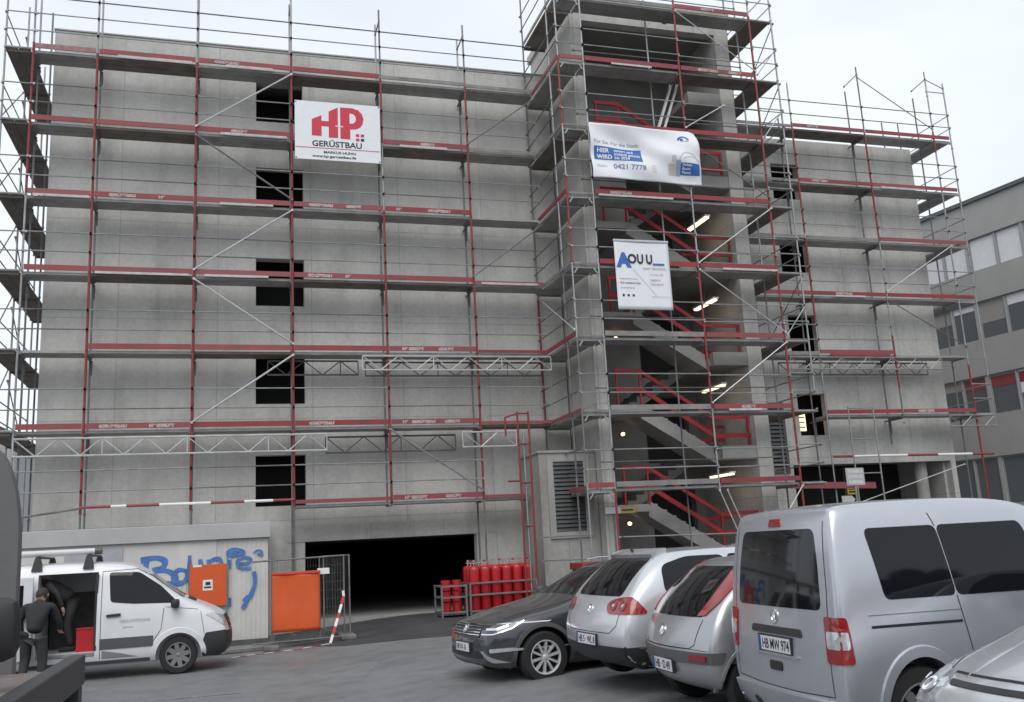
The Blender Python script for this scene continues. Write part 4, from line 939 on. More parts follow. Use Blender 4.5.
        for x in (2.42, 1.5): b.panel('door_handle', sd, [(x, .845), (x+.2, .845), (x+.2, .88), (x, .88)], paint_dark, off=.025, rnd=.015)
        mb = MB(); mb.path([(2.5, sg*.60, 1.49), (2.3, sg*.61, 1.515), (1.0, sg*.62, 1.515), (.75, sg*.61, 1.48)], .010, 8); mb.build('roof_rail', chrome, t, smooth=True)
        door_mirror(b, 3.12, 1.0, sd, paint_dark)
        b.panel('tail_light', 'B', [(sg*.5, .82), (sg*.84, .82), (sg*.82, .96), (sg*.5, .96)], red_lens, off=.01)
    b.panel('windscreen', 'T', [(2.66, -.58), (2.66, .58), (3.36, .74), (3.36, -.74)], glass_m, rnd=.08, res=.08)
    b.panel('rear_window', 'B', [(-.58, 1.05), (.58, 1.05), (.5, 1.38), (-.5, 1.38)], glass_m)
    plate(b, 'F', (0, .47), 'HB VA 16', lean=0); badge(b, 'F', (0, .70), .07)
    a = R(187); nx, ny = 3.05, -12.0          # nose position in the yard
    t.rotation_euler = (0, 0, a); t.location = (nx-L*math.cos(a), ny-L*math.sin(a), -.03)
    return t
passat()

# ---- silver bonnet in the near corner
def near_car():
    L, W, H = 4.25, 1.78, 1.46
    t = thing('parked_car', 'nearest silver car, only its creased bonnet and clear headlight reach into the corner', 'car', (0, 0, 0), 0, 'parked cars')
    b = hatch_body('body', t, L, W, H, paint_silver, (.80, 3.38), .32, .9)
    for x in (.80, 3.38):
        for s in (-1, 1): wheel(t, x, s*(W/2-.12), .32, .2, s, 'alloy', 7)
    for sd in 'LR':
        sg = 1 if sd == 'L' else -1
        hl = b.panel('headlight', 'F'+sd, [(.40, .60), (.62, .60), (.86, .68), (.93, .80), (.74, .79), (.45, .745)], clear_lens, off=.010, rnd=.05, res=.04)
        for u in (.54, .70):
            h, n = b.hit('F'+sd, u, .69); M = Matrix.Translation(h+n*.012) @ n.to_track_quat('Z', 'Y').to_matrix().to_4x4()
            mb = MB(); mb.lathe([(.06, 0), (.062, .008), (.05, .01), (.03, .004), (0, .004)], M, 20); mb.build('lamp_ring', chrome, hl, smooth=True)
        mb = MB(); b.seam(mb, 'T', [(4.08, sg*.50), (3.75, sg*.66), (3.15, sg*.74)], .010, .002); b.seam(mb, 'F', [(sg*.50, .77), (0, .775)], .010, .002); mb.build('bonnet_gap', gap_m, t)
        mb = MB()
        ring = []
        for i in range(13):
            f = i/12; x = 4.02-f*.9; y = sg*(.34+.16*f)
            h, n = b.hit('T', x, y); ring.append([b.hit('T', x, y-.05)[0]-Vector((0, 0, .004)), h+Vector((0, 0, .010*math.sin(math.pi*min(1, f*1.4+.1)) if f < .65 else .010)), b.hit('T', x, y+.05)[0]-Vector((0, 0, .004))])
        o = len(mb.v)
        for q in ring: mb.v += [tuple(p) for p in q]
        for i in range(12):
            for k in range(2): mb.f.append((o+3*i+k, o+3*i+k+1, o+3*i+k+4, o+3*i+k+3)); mb.mi.append(0)
        mb.build('bonnet_crease', paint_silver, t, smooth=True)
        b.panel('side_window', sd, [(1.3, .985), (2.72, .985), (2.48, 1.25), (2.22, 1.37), (1.3, 1.375)], glass_m, rnd=.06)
        door_mirror(b, 2.5, .96, sd, paint_silver)
    b.panel('grille', 'F', [(-.42, .715), (.42, .715), (.44, .74), (-.44, .74)], black_p, off=.008, rnd=.03)
    b.panel('lower_grille', 'F', [(-.5, .30), (.5, .30), (.55, .42), (-.55, .42)], black_p, off=.008, rnd=.03)
    b.panel('windscreen', 'T', [(2.5, -.55), (2.5, .55), (3.05, .68), (3.05, -.68)], glass_m, rnd=.08)
    a = R(180); nx, ny = 3.92, -20.45
    t.rotation_euler = (0, 0, a); t.location = (nx-L*math.cos(a), ny-L*math.sin(a), .07)
    return t
near_car()
# ------------------------------------------------------------------ white panel van with its side door open
def van():
    L, W, H = 4.9, 1.92, 2.06; Z0 = gz(-2)
    t = thing('panel_van', 'white panel van with open sliding door and ladder tube on its roof rack', 'van', (0, 0, 0))
    K = 7
    st = [dict(x=[.15, .03, 0, .02, .05, .09, .15], y=[.80, .90, .92, .915, .88, .82, .74], z=[.30, .42, .68, 1.10, 1.45, 1.82, 1.97]),
          dict(x=[.25, .14, .12, .14, .17, .21, .28], y=[.85, .93, .955, .95, .91, .84, .75], z=[.26, .40, .68, 1.10, 1.46, 1.86, 2.00]),
          dict(x=[1.2]*K, y=[.86, .94, .96, .955, .915, .84, .74], z=[.26, .40, .68, 1.10, 1.46, 1.88, 2.02]),
          dict(x=[2.3]*K, y=[.86, .94, .96, .955, .915, .84, .74], z=[.26, .40, .68, 1.10, 1.46, 1.88, 2.02]),
          dict(x=[3.15]*K, y=[.86, .94, .96, .955, .905, .83, .72], z=[.26, .40, .68, 1.10, 1.46, 1.86, 1.98]),
          dict(x=[3.62, 3.62, 3.62, 3.62, 3.60, 3.5, 3.42], y=[.86, .94, .96, .95, .89, .80, .70], z=[.26, .40, .68, 1.10, 1.42, 1.70, 1.82]),
          dict(x=[4.16]*3+[4.16, 4.12, 4.08, 4.04], y=[.86, .94, .955, .93, .86, .80, .70], z=[.26, .40, .68, 1.08, 1.20, 1.27, 1.32]),
          dict(x=[4.55]*K, y=[.84, .91, .92, .87, .82, .76, .66], z=[.26, .40, .66, .98, 1.07, 1.11, 1.14]),
          dict(x=[4.76, 4.84, 4.86, 4.80, 4.77, 4.74, 4.70], y=[.70, .78, .80, .77, .72, .66, .58], z=[.28, .40, .62, .88, .95, .99, 1.02])]
    me = subd_cage('van_body', st, COLS, [.02, .03, .04, .04, .04, .04, .03, .03, .02], [.03]*K, [.10, .11, .11, .1, .09, .08, .08], L, W, H, .24)
    WR = .325
    van_in = mat('van_interior_lining', (.020, .020, .021), .85, noise=.3)
    cut = [(arch_cutter(x, s*(W/2-.30), s*(W/2+.2), WR+.065, WR), 1) for x in (.95, 3.98) for s in (-1, 1)]
    dm = MB(); dm.box(1.62, -1.2, .50, 2.60, .62, 1.86); cut.append((dm, 2))
    me = boolean_cut(me, cut, [paint_white, well_m, van_in]); b = Body('body', me, t)
    for x in (.95, 3.98):
        for s in (-1, 1): wheel(t, x, s*(W/2-.12), WR, .215, s, 'steel', 8)
    SD = 'R'
    for sd in 'LR':
        b.panel('front_bumper', sd, [(4.38, .27), (4.80, .27), (4.80, .70), (4.44, .68), (4.38, .5)], plastic, off=.012, rnd=.03)
        b.panel('side_moulding', sd, [(2.66, .52), (3.55, .52), (3.55, .70), (2.66, .70)], plastic_g, off=.012, rnd=.01)
        b.panel('door_window', sd, [(2.82, 1.32), (3.2, 1.27), (3.96, 1.24), (3.66, 1.55), (3.28, 1.82), (2.78, 1.84)], glass_m, rnd=.06, off=.006)
        b.panel('headlight', 'F'+sd, [(.44, .78), (.62, .76), (.95, 1.0), (.80, 1.02), (.46, .93)], clear_lens, off=.010, rnd=.04, res=.05)
        arch_lip(b, 'wheel_arch', sd, 3.98, WR, .392, .10, paint_white, -8, 188, .025); arch_lip(b, 'wheel_arch', sd, .95, WR, .392, .10, paint_white, -8, 188, .025)
        mb = MB(); b.seam(mb, sd, [(2.67, .36), (2.67, 1.86), (3.25, 1.88), (3.5, 1.74)], .010); b.seam(mb, sd, [(3.72, 1.16), (3.68, .80), (3.55, .6)], .010); b.seam(mb, sd, [(3.74, 1.18), (4.3, 1.10)], .008); b.seam(mb, sd, [(4.35, 1.06), (4.42, .66)], .008); mb.build('panel_gap', gap_m, t)
        b.panel('door_handle', sd, [(2.76, 1.06), (3.0, 1.07), (3.0, 1.12), (2.76, 1.11)], black_p, off=.03, rnd=.018)
        b.panel('sill', sd, [(1.4, .27), (3.50, .27), (3.50, .33), (1.4, .33)], plastic_g, off=.012, rnd=.02)
        door_mirror(b, 3.92, 1.16, sd, black_p)
    b.panel('side_window', 'L', [(1.2, 1.2), (3.0, 1.2), (3.0, 1.66), (1.22, 1.66)], glass_m, rnd=.06)
    b.panel('lower_livery', 'R', [(2.70, .36), (3.3, .36), (3.0, .44), (2.70, .50)], mat('grey_livery', (.22, .22, .23), .4), off=.003, thick=.004, rnd=.0)
    b.panel('windscreen', 'T', [(3.48, -.60), (3.48, .60), (4.06, .74), (4.06, -.74)], glass_m, rnd=.08)
    b.panel('front_bumper', 'F', [(-.86, .27), (.86, .27), (.88, .68), (-.88, .68)], plastic, off=.014, rnd=.04)
    b.panel('grille', 'F', [(-.44, .70), (.44, .70), (.50, .96), (-.50, .96)], black_p, off=.010, rnd=.04); 
    b.panel('bonnet_vent', 'T', [(4.12, -.62), (4.12, .62), (4.26, .55), (4.26, -.55)], black_p, off=.004, rnd=.03)
    g = MB()
    for z in (.73, .83): b.seam(g, 'F', [(-.44, z), (.44, z)], .03, .016)
    g.build('grille_bar', mat('grille_bar', (.30, .30, .31), .4, .5), t)
    b.panel('rear_window', 'B', [(-.7, 1.2), (.7, 1.2), (.64, 1.7), (-.64, 1.7)], glass_m)
    # faint grey livery on the cab door
    lv = mat('faded_grey_lettering', (.42, .43, .45), .5)
    h, n = b.hit('R', 2.98, .96); M = Matrix.Translation(h+Vector((0, -.006, 0))) @ Matrix.Rotation(R(90), 4, 'X')
    text('GEBÄUDETECHNIK', .075, lv, t, M, 'door_lettering', .001, sx=.8); text('service', .06, lv, t, M @ Matrix.Translation((.06, -.10, 0)), 'door_lettering', .001)
    # the slid-back door lies along the side, its runner and the step
    MB().box(.52, -1.015, .42, 1.57, -.965, 1.84).build('sliding_door', paint_white, t, bevel=.015)
    MB().box(.70, -1.019, 1.25, 1.42, -1.0155, 1.70).build('sliding_door_window', glass_m, t)
    MB().box(1.64, -.95, .42, 2.58, -.55, .498).build('step', mat('step_tread', (.30, .30, .31), .5, .5, noise=.3), t, bevel=.01)
    MB().beam((2.585, -.935, .52), (2.585, -.86, 1.82), .05, .05, upv=(1, 0, 0)).build('door_seal', black_p, t)
    MB().box(1.65, .3, .502, 2.55, .55, 1.5).build('shelving', mat('van_shelving', (.07, .07, .072), .8, noise=.4), t)
    # roof rack
    for x in (1.58, 2.42):
        mb = MB(); mb.beam((x, -.80, 2.16), (x, .80, 2.16), .06, .035)
        for s in (-1, 1): mb.quadbox([(x-.09, s*.72, 1.96), (x+.09, s*.72, 1.96), (x+.09, s*.84, 1.93), (x-.09, s*.84, 1.93), (x-.04, s*.72, 2.16), (x+.04, s*.72, 2.16), (x+.04, s*.80, 2.16), (x-.04, s*.80, 2.16)])
        mb.build('rack_bar', black_p, t)
    fx, fy = -1.0-3.98+.0, 0
    t.location = (VX-3.98, VY+W/2, Z0)
    return t
VX, VY = -.83, -6.2
van()
tl = thing('pipe_tube', 'pale grey transport tube lying on the roof rack of the white van', 'tube', (VX-3.98+.65, VY+.35, gz(-2)+2.235))
mb = MB(); mb.tube((0, 0, 0), (1.85, 0, 0), .055, 16, 0); mb.tube((1.85, 0, 0), (1.97, 0, 0), .062, 16, 1); mb.build('tube', [mat('pale_plastic', (.55, .55, .56), .5), plastic_g], tl, smooth=True)
tl = thing('ladder', 'silver ladder lying behind the transport tube on the van roof', 'ladder', (VX-3.98+.2, VY+.75, gz(-2)+2.22))
mb = MB(); mb.beam((0, 0, 0), (2.2, 0, 0), .03, .07); mb.beam((0, .36, 0), (2.2, .36, 0), .03, .07)
for i in range(8): mb.tube((.15+.27*i, 0, 0), (.15+.27*i, .36, 0), .014, 6)
mb.build('rails_and_rungs', galv, tl)
# things in the van
bx = thing('crate', 'bright red plastic crate at the edge of the open van floor', 'crate', (VX-3.98+2.42, VY+.22, gz(-2)+.502))
cm = mat('red_plastic', (.42, .012, .016), .4, noise=.15)
mb = MB(); mb.box(-.15, -.12, 0, .15, .12, .012); mb.box(-.15, -.12, .013, .15, -.105, .38); mb.box(-.15, .105, .013, .15, .12, .38); mb.box(-.15, -.104, .013, -.135, .104, .38); mb.box(.135, -.104, .013, .15, .104, .38); mb.build('shell', cm, bx)
MB().box(-.165, -.135, .381, .165, .135, .40).build('lid', cm, bx, bevel=.004)

# ------------------------------------------------------------------ people
def skin_body(name, joints, edges, m, parent, sub=2):
    me = bpy.data.meshes.new(name); me.from_pydata([j[0] for j in joints], edges, [])
    o = bpy.data.objects.new(name, me); COL.objects.link(o)
    md = o.modifiers.new('skin', 'SKIN'); sv = me.skin_vertices[0].data
    for i, j in enumerate(joints): sv[i].radius = (j[1], j[2] if len(j) > 2 else j[1])
    sv[0].use_root = True
    o.modifiers.new('sub', 'SUBSURF').levels = sub
    dg = bpy.context.evaluated_depsgraph_get(); m2 = bpy.data.meshes.new_from_object(o.evaluated_get(dg)); bpy.data.objects.remove(o); bpy.data.meshes.remove(me)
    m2.materials.clear(); m2.polygons.foreach_set('use_smooth', [True]*len(m2.polygons)); m2.name = name
    for k in (m if isinstance(m, (list, tuple)) else [m]): m2.materials.append(k)
    o = bpy.data.objects.new(name, m2); COL.objects.link(o); o.parent = parent; return o
jacket = mat('dark_work_jacket', (.022, .023, .026), .85, noise=.3, nscale=9, bump=.3, bscale=14)
trous = mat('dark_work_trousers', (.030, .031, .034), .85, noise=.3, nscale=9, bump=.3, bscale=14)
overall = mat('charcoal_overalls', (.034, .034, .036), .85, noise=.3, nscale=9, bump=.3, bscale=14)
skin_m = mat('skin', (.42, .26, .19), .55, noise=.1); hair_m = mat('dark_hair', (.035, .028, .024), .8, noise=.3, nscale=30); shoe_m = mat('work_boots', (.02, .018, .016), .7)
def person(loc, rz, label, lean, top, legs, arms, hold=False, head_yaw=0):
    """standing figure; local +Y is where it faces. Clothing meshes are children of the bare body"""
    body_root = thing('person', label, 'person', loc, rz)
    hip = Vector((0, 0, .90)); sl = math.sin(lean); cl = math.cos(lean)
    T = lambda y, z, x=0: hip + Vector((x, y*cl + z*sl, z*cl - y*sl))
    waist, chest, neckb, headc = T(0, .16), T(.0, .38), T(.0, .55), T(.05, .70)
    j = [(hip, .10, .14)]; e = []
    def add(p, r, r2=None, par=None):
        j.append((tuple(p), r, r2 or r)); e.append((par, len(j)-1)); return len(j)-1
    j[0] = (tuple(hip), .115, .15)
    w1 = add(waist, .115, .145, 0); c1 = add(chest, .12, .165, w1); n1 = add(neckb, .075, .08, c1); n2 = add(T(.02, .62), .055, .055, n1)
    hands = []
    for s, (el, hd) in zip((-1, 1), arms):
        sh = add(T(0, .50, s*.18), .07, .07, c1); ee = add(T(*el[1:], s*el[0]), .052, .052, sh); ww = add(T(*hd[1:], s*hd[0]), .038, .038, ee); hands.append((j[ee][0], j[ww][0], s))
    jk = skin_body('jacket', j, e, top, body_root)
    j2 = [(tuple(hip+Vector((0, 0, .02))), .12, .155)]; e2 = []
    feet = []
    for s, (kn, an) in zip((-1, 1), legs):
        j2.append(((s*.10, 0, .80), .095, .095)); e2.append((0, len(j2)-1)); j2.append(((s*kn[0], kn[1], .48), .072, .072)); e2.append((len(j2)-2, len(j2)-1)); j2.append(((s*an[0], an[1], .10), .055, .055)); e2.append((len(j2)-2, len(j2)-1)); feet.append((s*an[0], an[1]))
    skin_body('trousers', j2, e2, legs_m, body_root)
    for fx, fy in feet:
        mb = MB(); mb.box(fx-.05, fy-.08, 0, fx+.05, fy+.20, .09); mb.build('boot', shoe_m, body_root, smooth=True, bevel=.035)
    # head with face, ears and neck as one surface
    bm = bmesh.new(); bmesh.ops.create_uvsphere(bm, u_segments=28, v_segments=22, radius=1)
    for v in bm.verts:
        x, y, z = v.co; f = Vector((x*.075, y*.098, z*.118))
        if z < 0: f.x *= 1-.22*z*z; f.y *= 1-.10*z*z
        if y > .6 and abs(x) < .22 and -.3 < z < .15: f.y += .024*(1-abs(x)/.22)*(1-abs(z+.12)/.28 if abs(z+.12) < .28 else 0)
        if y > .55 and .03 < z < .25 and .15 < abs(x) < .6: f.y -= .007
        if y > .5 and -.62 < z < -.42 and abs(x) < .35: f.y -= .004
        v.co = f
    for s in (-1, 1):
        r = bmesh.ops.create_uvsphere(bm, u_segments=10, v_segments=8, radius=1)
        for v in r['verts']: v.co = Vector((s*.077+v.co.x*.012, v.co.y*.022-.005, v.co.z*.034-.005))
    for s in (0,):
        r = bmesh.ops.create_cone(bm, segments=14, radius1=.054, radius2=.052, depth=.12, cap_ends=True)
        for v in r['verts']: v.co += Vector((0, -.02, -.13))
    me = bpy.data.meshes.new('head'); bm.to_mesh(me); bm.free(); me.materials.append(skin_m); me.polygons.foreach_set('use_smooth', [True]*len(me.polygons))
    Mh = Matrix.Translation(headc) @ Matrix.Rotation(head_yaw, 4, 'Z') @ Matrix.Rotation(-lean*.8, 4, 'X'); me.transform(Mh)
    hd = bpy.data.objects.new('head', me); COL.objects.link(hd); hd.parent = body_root
    mb = MB(); 
    bm = bmesh.new(); bmesh.ops.create_uvsphere(bm, u_segments=24, v_segments=18, radius=1)
    for v in bm.verts[:]:
        x, y, z = v.co
        v.co = Vector((x*.083, y*.106-.006, z*.124+.008)) * (1+.02*math.sin(x*23+z*17))
    bmesh.ops.delete(bm, geom=[v for v in bm.verts if (v.co.y > .035 and v.co.z < .07) or v.co.z < -.055], context='VERTS')
    me = bpy.data.meshes.new('hair'); bm.to_mesh(me); bm.free(); me.materials.append(hair_m); me.polygons.foreach_set('use_smooth', [True]*len(me.polygons)); me.transform(Mh)
    ho = bpy.data.objects.new('hair', me); COL.objects.link(ho); ho.parent = hd
    for el, wr, s in hands:
        el, wr = Vector(el), Vector(wr); d = (wr-el).normalized(); side = d.cross(Vector((0, 1, 0))); side = side.normalized() if side.length > .1 else Vector((1, 0, 0)); up_ = side.cross(d)
        jh = [(tuple(wr-d*.02), .026, .022), (tuple(wr+d*.045), .024, .036), (tuple(wr+d*.085), .014, .036)]; eh = [(0, 1), (1, 2)]
        for k, ln in enumerate((.062, .075, .07, .052)):
            off = side*(-.03+.02*k); b0 = wr+d*.085+off
            jh.append((tuple(b0), .0095, .0095)); eh.append((2, len(jh)-1)); jh.append((tuple(b0+d*ln*.55+up_*.010), .0088, .0088)); eh.append((len(jh)-2, len(jh)-1)); jh.append((tuple(b0+d*ln*.85+up_*.034), .008, .008)); eh.append((len(jh)-2, len(jh)-1))
        jh.append((tuple(wr+d*.035+side*-.04), .011, .011)); eh.append((1, len(jh)-1)); jh.append((tuple(wr+d*.075+side*-.052+up_*.02), .009, .009)); eh.append((len(jh)-2, len(jh)-1))
        skin_body('hand', jh, eh, skin_m, body_root, 1)
    return body_root
legs_m = trous
P1 = person((VX-3.98+1.66, VY-.32, gz(-3)), R(-12), 'person in a dark jacket seen from behind, bending into the open van door', .30, jacket, [((.12, .05), (.13, -.04)), ((.12, .03), (.13, -.02))], [((.26, .06, .26), (.24, .22, .02)), ((.24, .22, .24), (.20, .42, .16))])
P1.scale = (1.22, 1.12, .98)
legs_m = overall
P2 = person((VX-3.98+2.12, VY+.55, gz(-2)+.502), R(100), 'person in charcoal overalls stooping inside the dark van interior', .95, overall, [((.12, .08), (.12, .0)), ((.12, .08), (.13, -.03))], [((.26, .05, .28), (.22, .20, .06)), ((.26, .05, .28), (.22, .20, .06))], head_yaw=.3)
bag = thing('hand_sack', 'small dark bag with a red end hanging beside the person at the van door', 'bag', (VX-3.98+1.20, VY-.40, gz(-3)+.42))

mb = MB(); mb.lathe([(0, 0), (.05, .0), (.055, .05), (.055, .09)], Matrix.Identity(4), 16); mb.build('red_end', cm, bag, smooth=True)
mb = MB(); mb.lathe([(.055, .09), (.052, .16), (.02, .20), (.012, .27), (0, .27)], Matrix.Identity(4), 16); mb.build('pouch', jacket, bag, smooth=True)

# ------------------------------------------------------------------ the flat-roofed container with graffiti
CZ = gz(-2); CX0, CX1, CY = -4.72, .93, -1.08
cont = thing('site_container', 'pale flat-roofed container building with blue graffiti behind the van', 'container', (0, 0, 0))
cwall = mat('container_panel', (.56, .555, .53), .6, noise=.16, nscale=1.4)
mb = MB()
zt = CZ+2.44
N = int((CX1-CX0)/.11)
pts = []
for i in range(N):                                                         # trapezoid-ribbed front and right side
    x = CX0+(CX1-CX0)*i/N; d = (CX1-CX0)/N
    pts += [(x, CY), (x+d*.45, CY), (x+d*.55, CY+.011), (x+d*.95, CY+.011)]
pts.append((CX1, CY)); pts += [(CX1, .86), (CX0, .86)]
mb.prism(pts, lambda u, v, t: (u, v, t), CZ, zt)
mb.build('wall', cwall, cont)
MB().box(CX0-.08, CY-.10, zt+.002, CX1+.06, .90, zt+.37).build('roof_fascia', mat('fascia_metal', (.42, .425, .42), .5, .1, noise=.15, nscale=1.2), cont, bevel=.01)
MB().box(CX0, CY-.012, CZ+1.55, -.25, CY-.002, zt).build('flush_panel', cwall, cont)
dp = MB(); dp.box(-3.5, CY-.04, CZ+.05, -2.30, CY-.013, CZ+2.36); dp.build('door', mat('grey_door', (.36, .375, .40), .5, noise=.15), cont)
MB().box(-3.8, CY-.03, CZ+1.5, -3.52, CY-.013, CZ+2.3).build('door_frame', cwall, cont)
MB().box(CX0, CY-.05, CZ-.02, CX1, CY-.003, CZ+.12).build('plinth', mat('dirty_plinth', (.10, .10, .10), .9, noise=.5, nscale=3), cont)
graf = mat('blue_spray_paint', (.07, .19, .50), .6, noise=.4, nscale=5)
def spray(strokes, w, label=None):
    mb = MB()
    for q, (pts, ww) in enumerate(strokes):
        P = [Vector((p[0], 0, p[1])) for p in pts]; S_ = []
        for i in range(len(P)-1):                                            # Catmull-Rom
            p0, p1, p2, p3 = P[max(0, i-1)], P[i], P[i+1], P[min(len(P)-1, i+2)]
            for k in range(8):
                t = k/8; S_.append(.5*((2*p1)+(p2-p0)*t+(2*p0-5*p1+4*p2-p3)*t*t+(-p0+3*p1-3*p2+p3)*t**3))
        S_.append(P[-1]); o = len(mb.v); n = len(S_)
        for i, p in enumerate(S_):
            d = (S_[min(i+1, n-1)]-S_[max(i-1, 0)]).normalized(); nn = Vector((-d.z, 0, d.x))*ww/2*(1+.12*math.sin(i*.45+q))
            y = -.0045-.0012*q-.00003*i
            mb.v += [(p.x-nn.x, y, p.z-nn.z), (p.x+nn.x, y, p.z+nn.z)]
        for i in range(n-1): mb.f.append((o+2*i, o+2*i+1, o+2*i+3, o+2*i+2)); mb.mi.append(0)
    return mb
def G(X, Y):
    u, v = X/2.09+90, Y/2.09+510; return (.93+(u-268)*.0223, 2.6-(v-522)*.0235+(268-u)*.00136+.18)
SP = spray([([G(*p) for p in q], w_) for q, w_ in (
    ([(112, 150), (118, 112), (120, 106)], .12), ([(106, 108), (135, 102), (155, 108), (150, 122), (130, 128)], .13), ([(130, 128), (160, 128), (178, 140), (172, 154), (150, 158)], .12),
    ([(200, 128), (184, 126), (172, 138), (178, 152), (194, 150), (202, 138), (198, 126)], .10), ([(206, 96), (206, 120), (208, 148)], .09),
    ([(228, 104), (230, 118)], .10), ([(246, 104), (247, 116)], .10), ([(252, 106), (268, 102), (272, 114)], .09), ([(290, 104), (291, 122)], .07), ([(291, 182), (291, 200)], .07),
    ([(284, 90), (296, 84), (314, 85), (318, 90), (300, 95), (286, 93), (300, 89)], .09),
    ([(306, 112), (326, 112), (336, 104), (322, 99), (306, 107), (312, 121), (336, 121)], .065), ([(340, 90), (352, 84), (360, 88), (350, 94), (362, 94)], .04),
    ([(342, 128), (344, 150), (338, 170), (328, 186), (318, 204)], .09), ([(336, 178), (326, 182), (322, 190)], .10))], .09)
g = SP.build('graffiti', graf, cont); g.location = (0, CY-.012, CZ+.02)

# orange panels, fence, tape
orange = mat('orange_sheet', (.62, .095, .018), .55, noise=.12, nscale=2.5)
ob = thing('panel_board', 'orange board with a small white notice, standing against the container wall', 'board', (-.42, CY-.10, CZ+.93))
MB().box(-.41, -.02, 0, .41, .02, .95).build('sheet', orange, ob, bevel=.006)
mb = MB()
for s in (-1, 1): mb.beam((s*.425, .0, -.9), (s*.425, .0, 1.08), .03, .03, upv=(1, 0, 0))
mb.beam((-.384, 0, -.2), (.384, 0, -.2), .025, .025); mb.build('frame', galv_d, ob)
MB().box(-.12, -.026, .36, .10, -.021, .60).build('notice', white_p, ob)
mb = MB(); mb.box(-.09, -.0275, .41, .07, -.0265, .45); mb.box(-.06, -.0275, .48, .05, -.0265, .55); mb.build('notice_print', plate_t, ob)
MB().box(-.34, -.026, .90, -.15, -.0205, .95).build('label', white_p, ob)
FX0, FX1, FY = .93, 2.6, -3.2
FZ = gz(1.5)
fe = thing('mesh_fence', 'steel mesh fence panel carrying the larger orange sheet at the garage entrance', 'fence', (0, 0, 0))
mb = MB(); r = .018
mb.tube((FX0, FY, FZ+.05), (FX0, FY, FZ+1.90), r, 8); mb.tube((FX1-.12, FY, FZ+.08), (FX1-.12, FY, FZ+1.90), r, 8); mb.tube((FX0-.4, FY, FZ+1.84), (FX1-.12, FY, FZ+1.88), r, 8); mb.tube((FX0-.4, FY, FZ+.12), (FX1-.12, FY, FZ+.15), r, 8)
mb.tube((1.95, FY, FZ+.15), (1.95, FY, FZ+1.86), .014, 8); mb.build('frame', galv_d, fe, smooth=True)
mb = MB()
for i in range(26): x = FX0+.06+(FX1-.2-FX0)*i/25; mb.tube((x, FY, FZ+.14), (x, FY, FZ+1.84), .0022, 4)
for i in range(10): z = FZ+.25+.18*i; mb.tube((FX0, FY, z), (FX1-.13, FY, z), .0022, 4)
mb.build('mesh_wire', galv_d, fe)
f2 = thing('mesh_fence', 'second steel fence panel running back from the orange sheet towards the garage mouth', 'fence', (0, 0, 0))
mb = MB(); mb.tube((FX1, FY+.02, FZ+.05), (FX1, FY+.02, FZ+1.90), r, 8); mb.tube((FX1-.35, FY+2.3, FZ+.05), (FX1-.35, FY+2.3, FZ+1.90), r, 8); mb.tube((FX1, FY+.02, FZ+1.88), (FX1-.35, FY+2.3, FZ+1.88), r, 8); mb.tube((FX1, FY+.02, FZ+.16), (FX1-.35, FY+2.3, FZ+.16), r, 8); mb.build('frame', galv_d, f2, smooth=True)
mb = MB()
for i in range(24): k = i/24; mb.tube((FX1-.35*k, FY+.02+2.28*k, FZ+.16), (FX1-.35*k, FY+.02+2.28*k, FZ+1.86), .0022, 4)
mb.build('mesh_wire', galv_d, f2)
for i, (x, y) in enumerate(((FX1-.06, FY), (FX0-.02, FY))):
    ft = thing('concrete_block', ['concrete fence foot under the free end of the fence by the red tape', 'concrete fence foot under the orange sheet beside the container corner'][i], 'foot', (x, y, gz(x)))
    MB().box(-.16, -.32, 0, .16, .32, .11).build('block', mat('foot_concrete', (.17, .165, .16), .95, noise=.4), ft, bevel=.03)
sh = thing('orange_sheet', 'large plain orange sheet hung on the fence beside the dark garage entrance', 'sheet', (.93, FY-.04, FZ+.33))
mb = MB(); nx, nz = 14, 16
for i in range(nx+1):
    for k in range(nz+1):
        u, v = i/nx, k/nz; mb.v.append((u*1.02-.0*v, -.012*math.sin(u*9+v*2)-.01*math.sin(v*7), v*1.22))
for i in range(nx):
    for k in range(nz): a = i*(nz+1)+k; mb.f.append((a, a+nz+1, a+nz+2, a+1)); mb.mi.append(0)
s_ = mb.build('cloth', orange, sh, smooth=True); s_.modifiers.new('th', 'SOLIDIFY').thickness = .006
MB().box(-.01, -.035, 1.20, 1.03, .02, 1.26).build('folded_hem', mat('orange_red_hem', (.60, .06, .03), .5, noise=.2), sh, bevel=.01)
fsn = thing('site_sign', 'small blank white plate wired to the fence right of the orange sheet', 'sign', (2.0, FY-.03, FZ+1.50)); MB().box(-.1, -.006, 0, .16, .006, .13).build('plate', white_p, fsn, bevel=.003)
# red and white tape
tape_w = mat('tape_white', (.72, .71, .70), .45); tape_r = mat('tape_red', (.50, .02, .025), .45)
def ribbon(pts, w, seg, label, upv=Vector((0, 0, 1))):
    t = thing('barrier_tape', label, 'tape', (0, 0, 0)); mb = MB(); P = [Vector(p) for p in pts]; acc = 0
    for a, b_ in zip(P, P[1:]):
        L = (b_-a).length; n = max(1, int(L/.06)); d = (b_-a)/n; s = d.normalized().cross(upv); 
        if s.length < .2: s = Vector((1, 0, 0))
        s = s.normalized()*w/2
        for i in range(n):
            p, q = a+d*i, a+d*(i+1); acc += d.length; nrm = s.cross(d).normalized()*.002
            mb.quadbox([p-s-nrm, q-s-nrm, q+s-nrm, p+s-nrm, p-s+nrm, q-s+nrm, q+s+nrm, p+s+nrm], int(acc/seg) % 2)
    mb.build('tape', [tape_w, tape_r], t); return t
ribbon([(2.45, FY-.05, FZ+1.12), (2.46, FY-.06, FZ+1.0), (2.30, FY-.25, FZ+.55), (2.12, FY-.45, gz(2)+.03)],   .055, .17, 'red and white barrier tape hanging slanted from the fence post', Vector((0, 1, 0)))
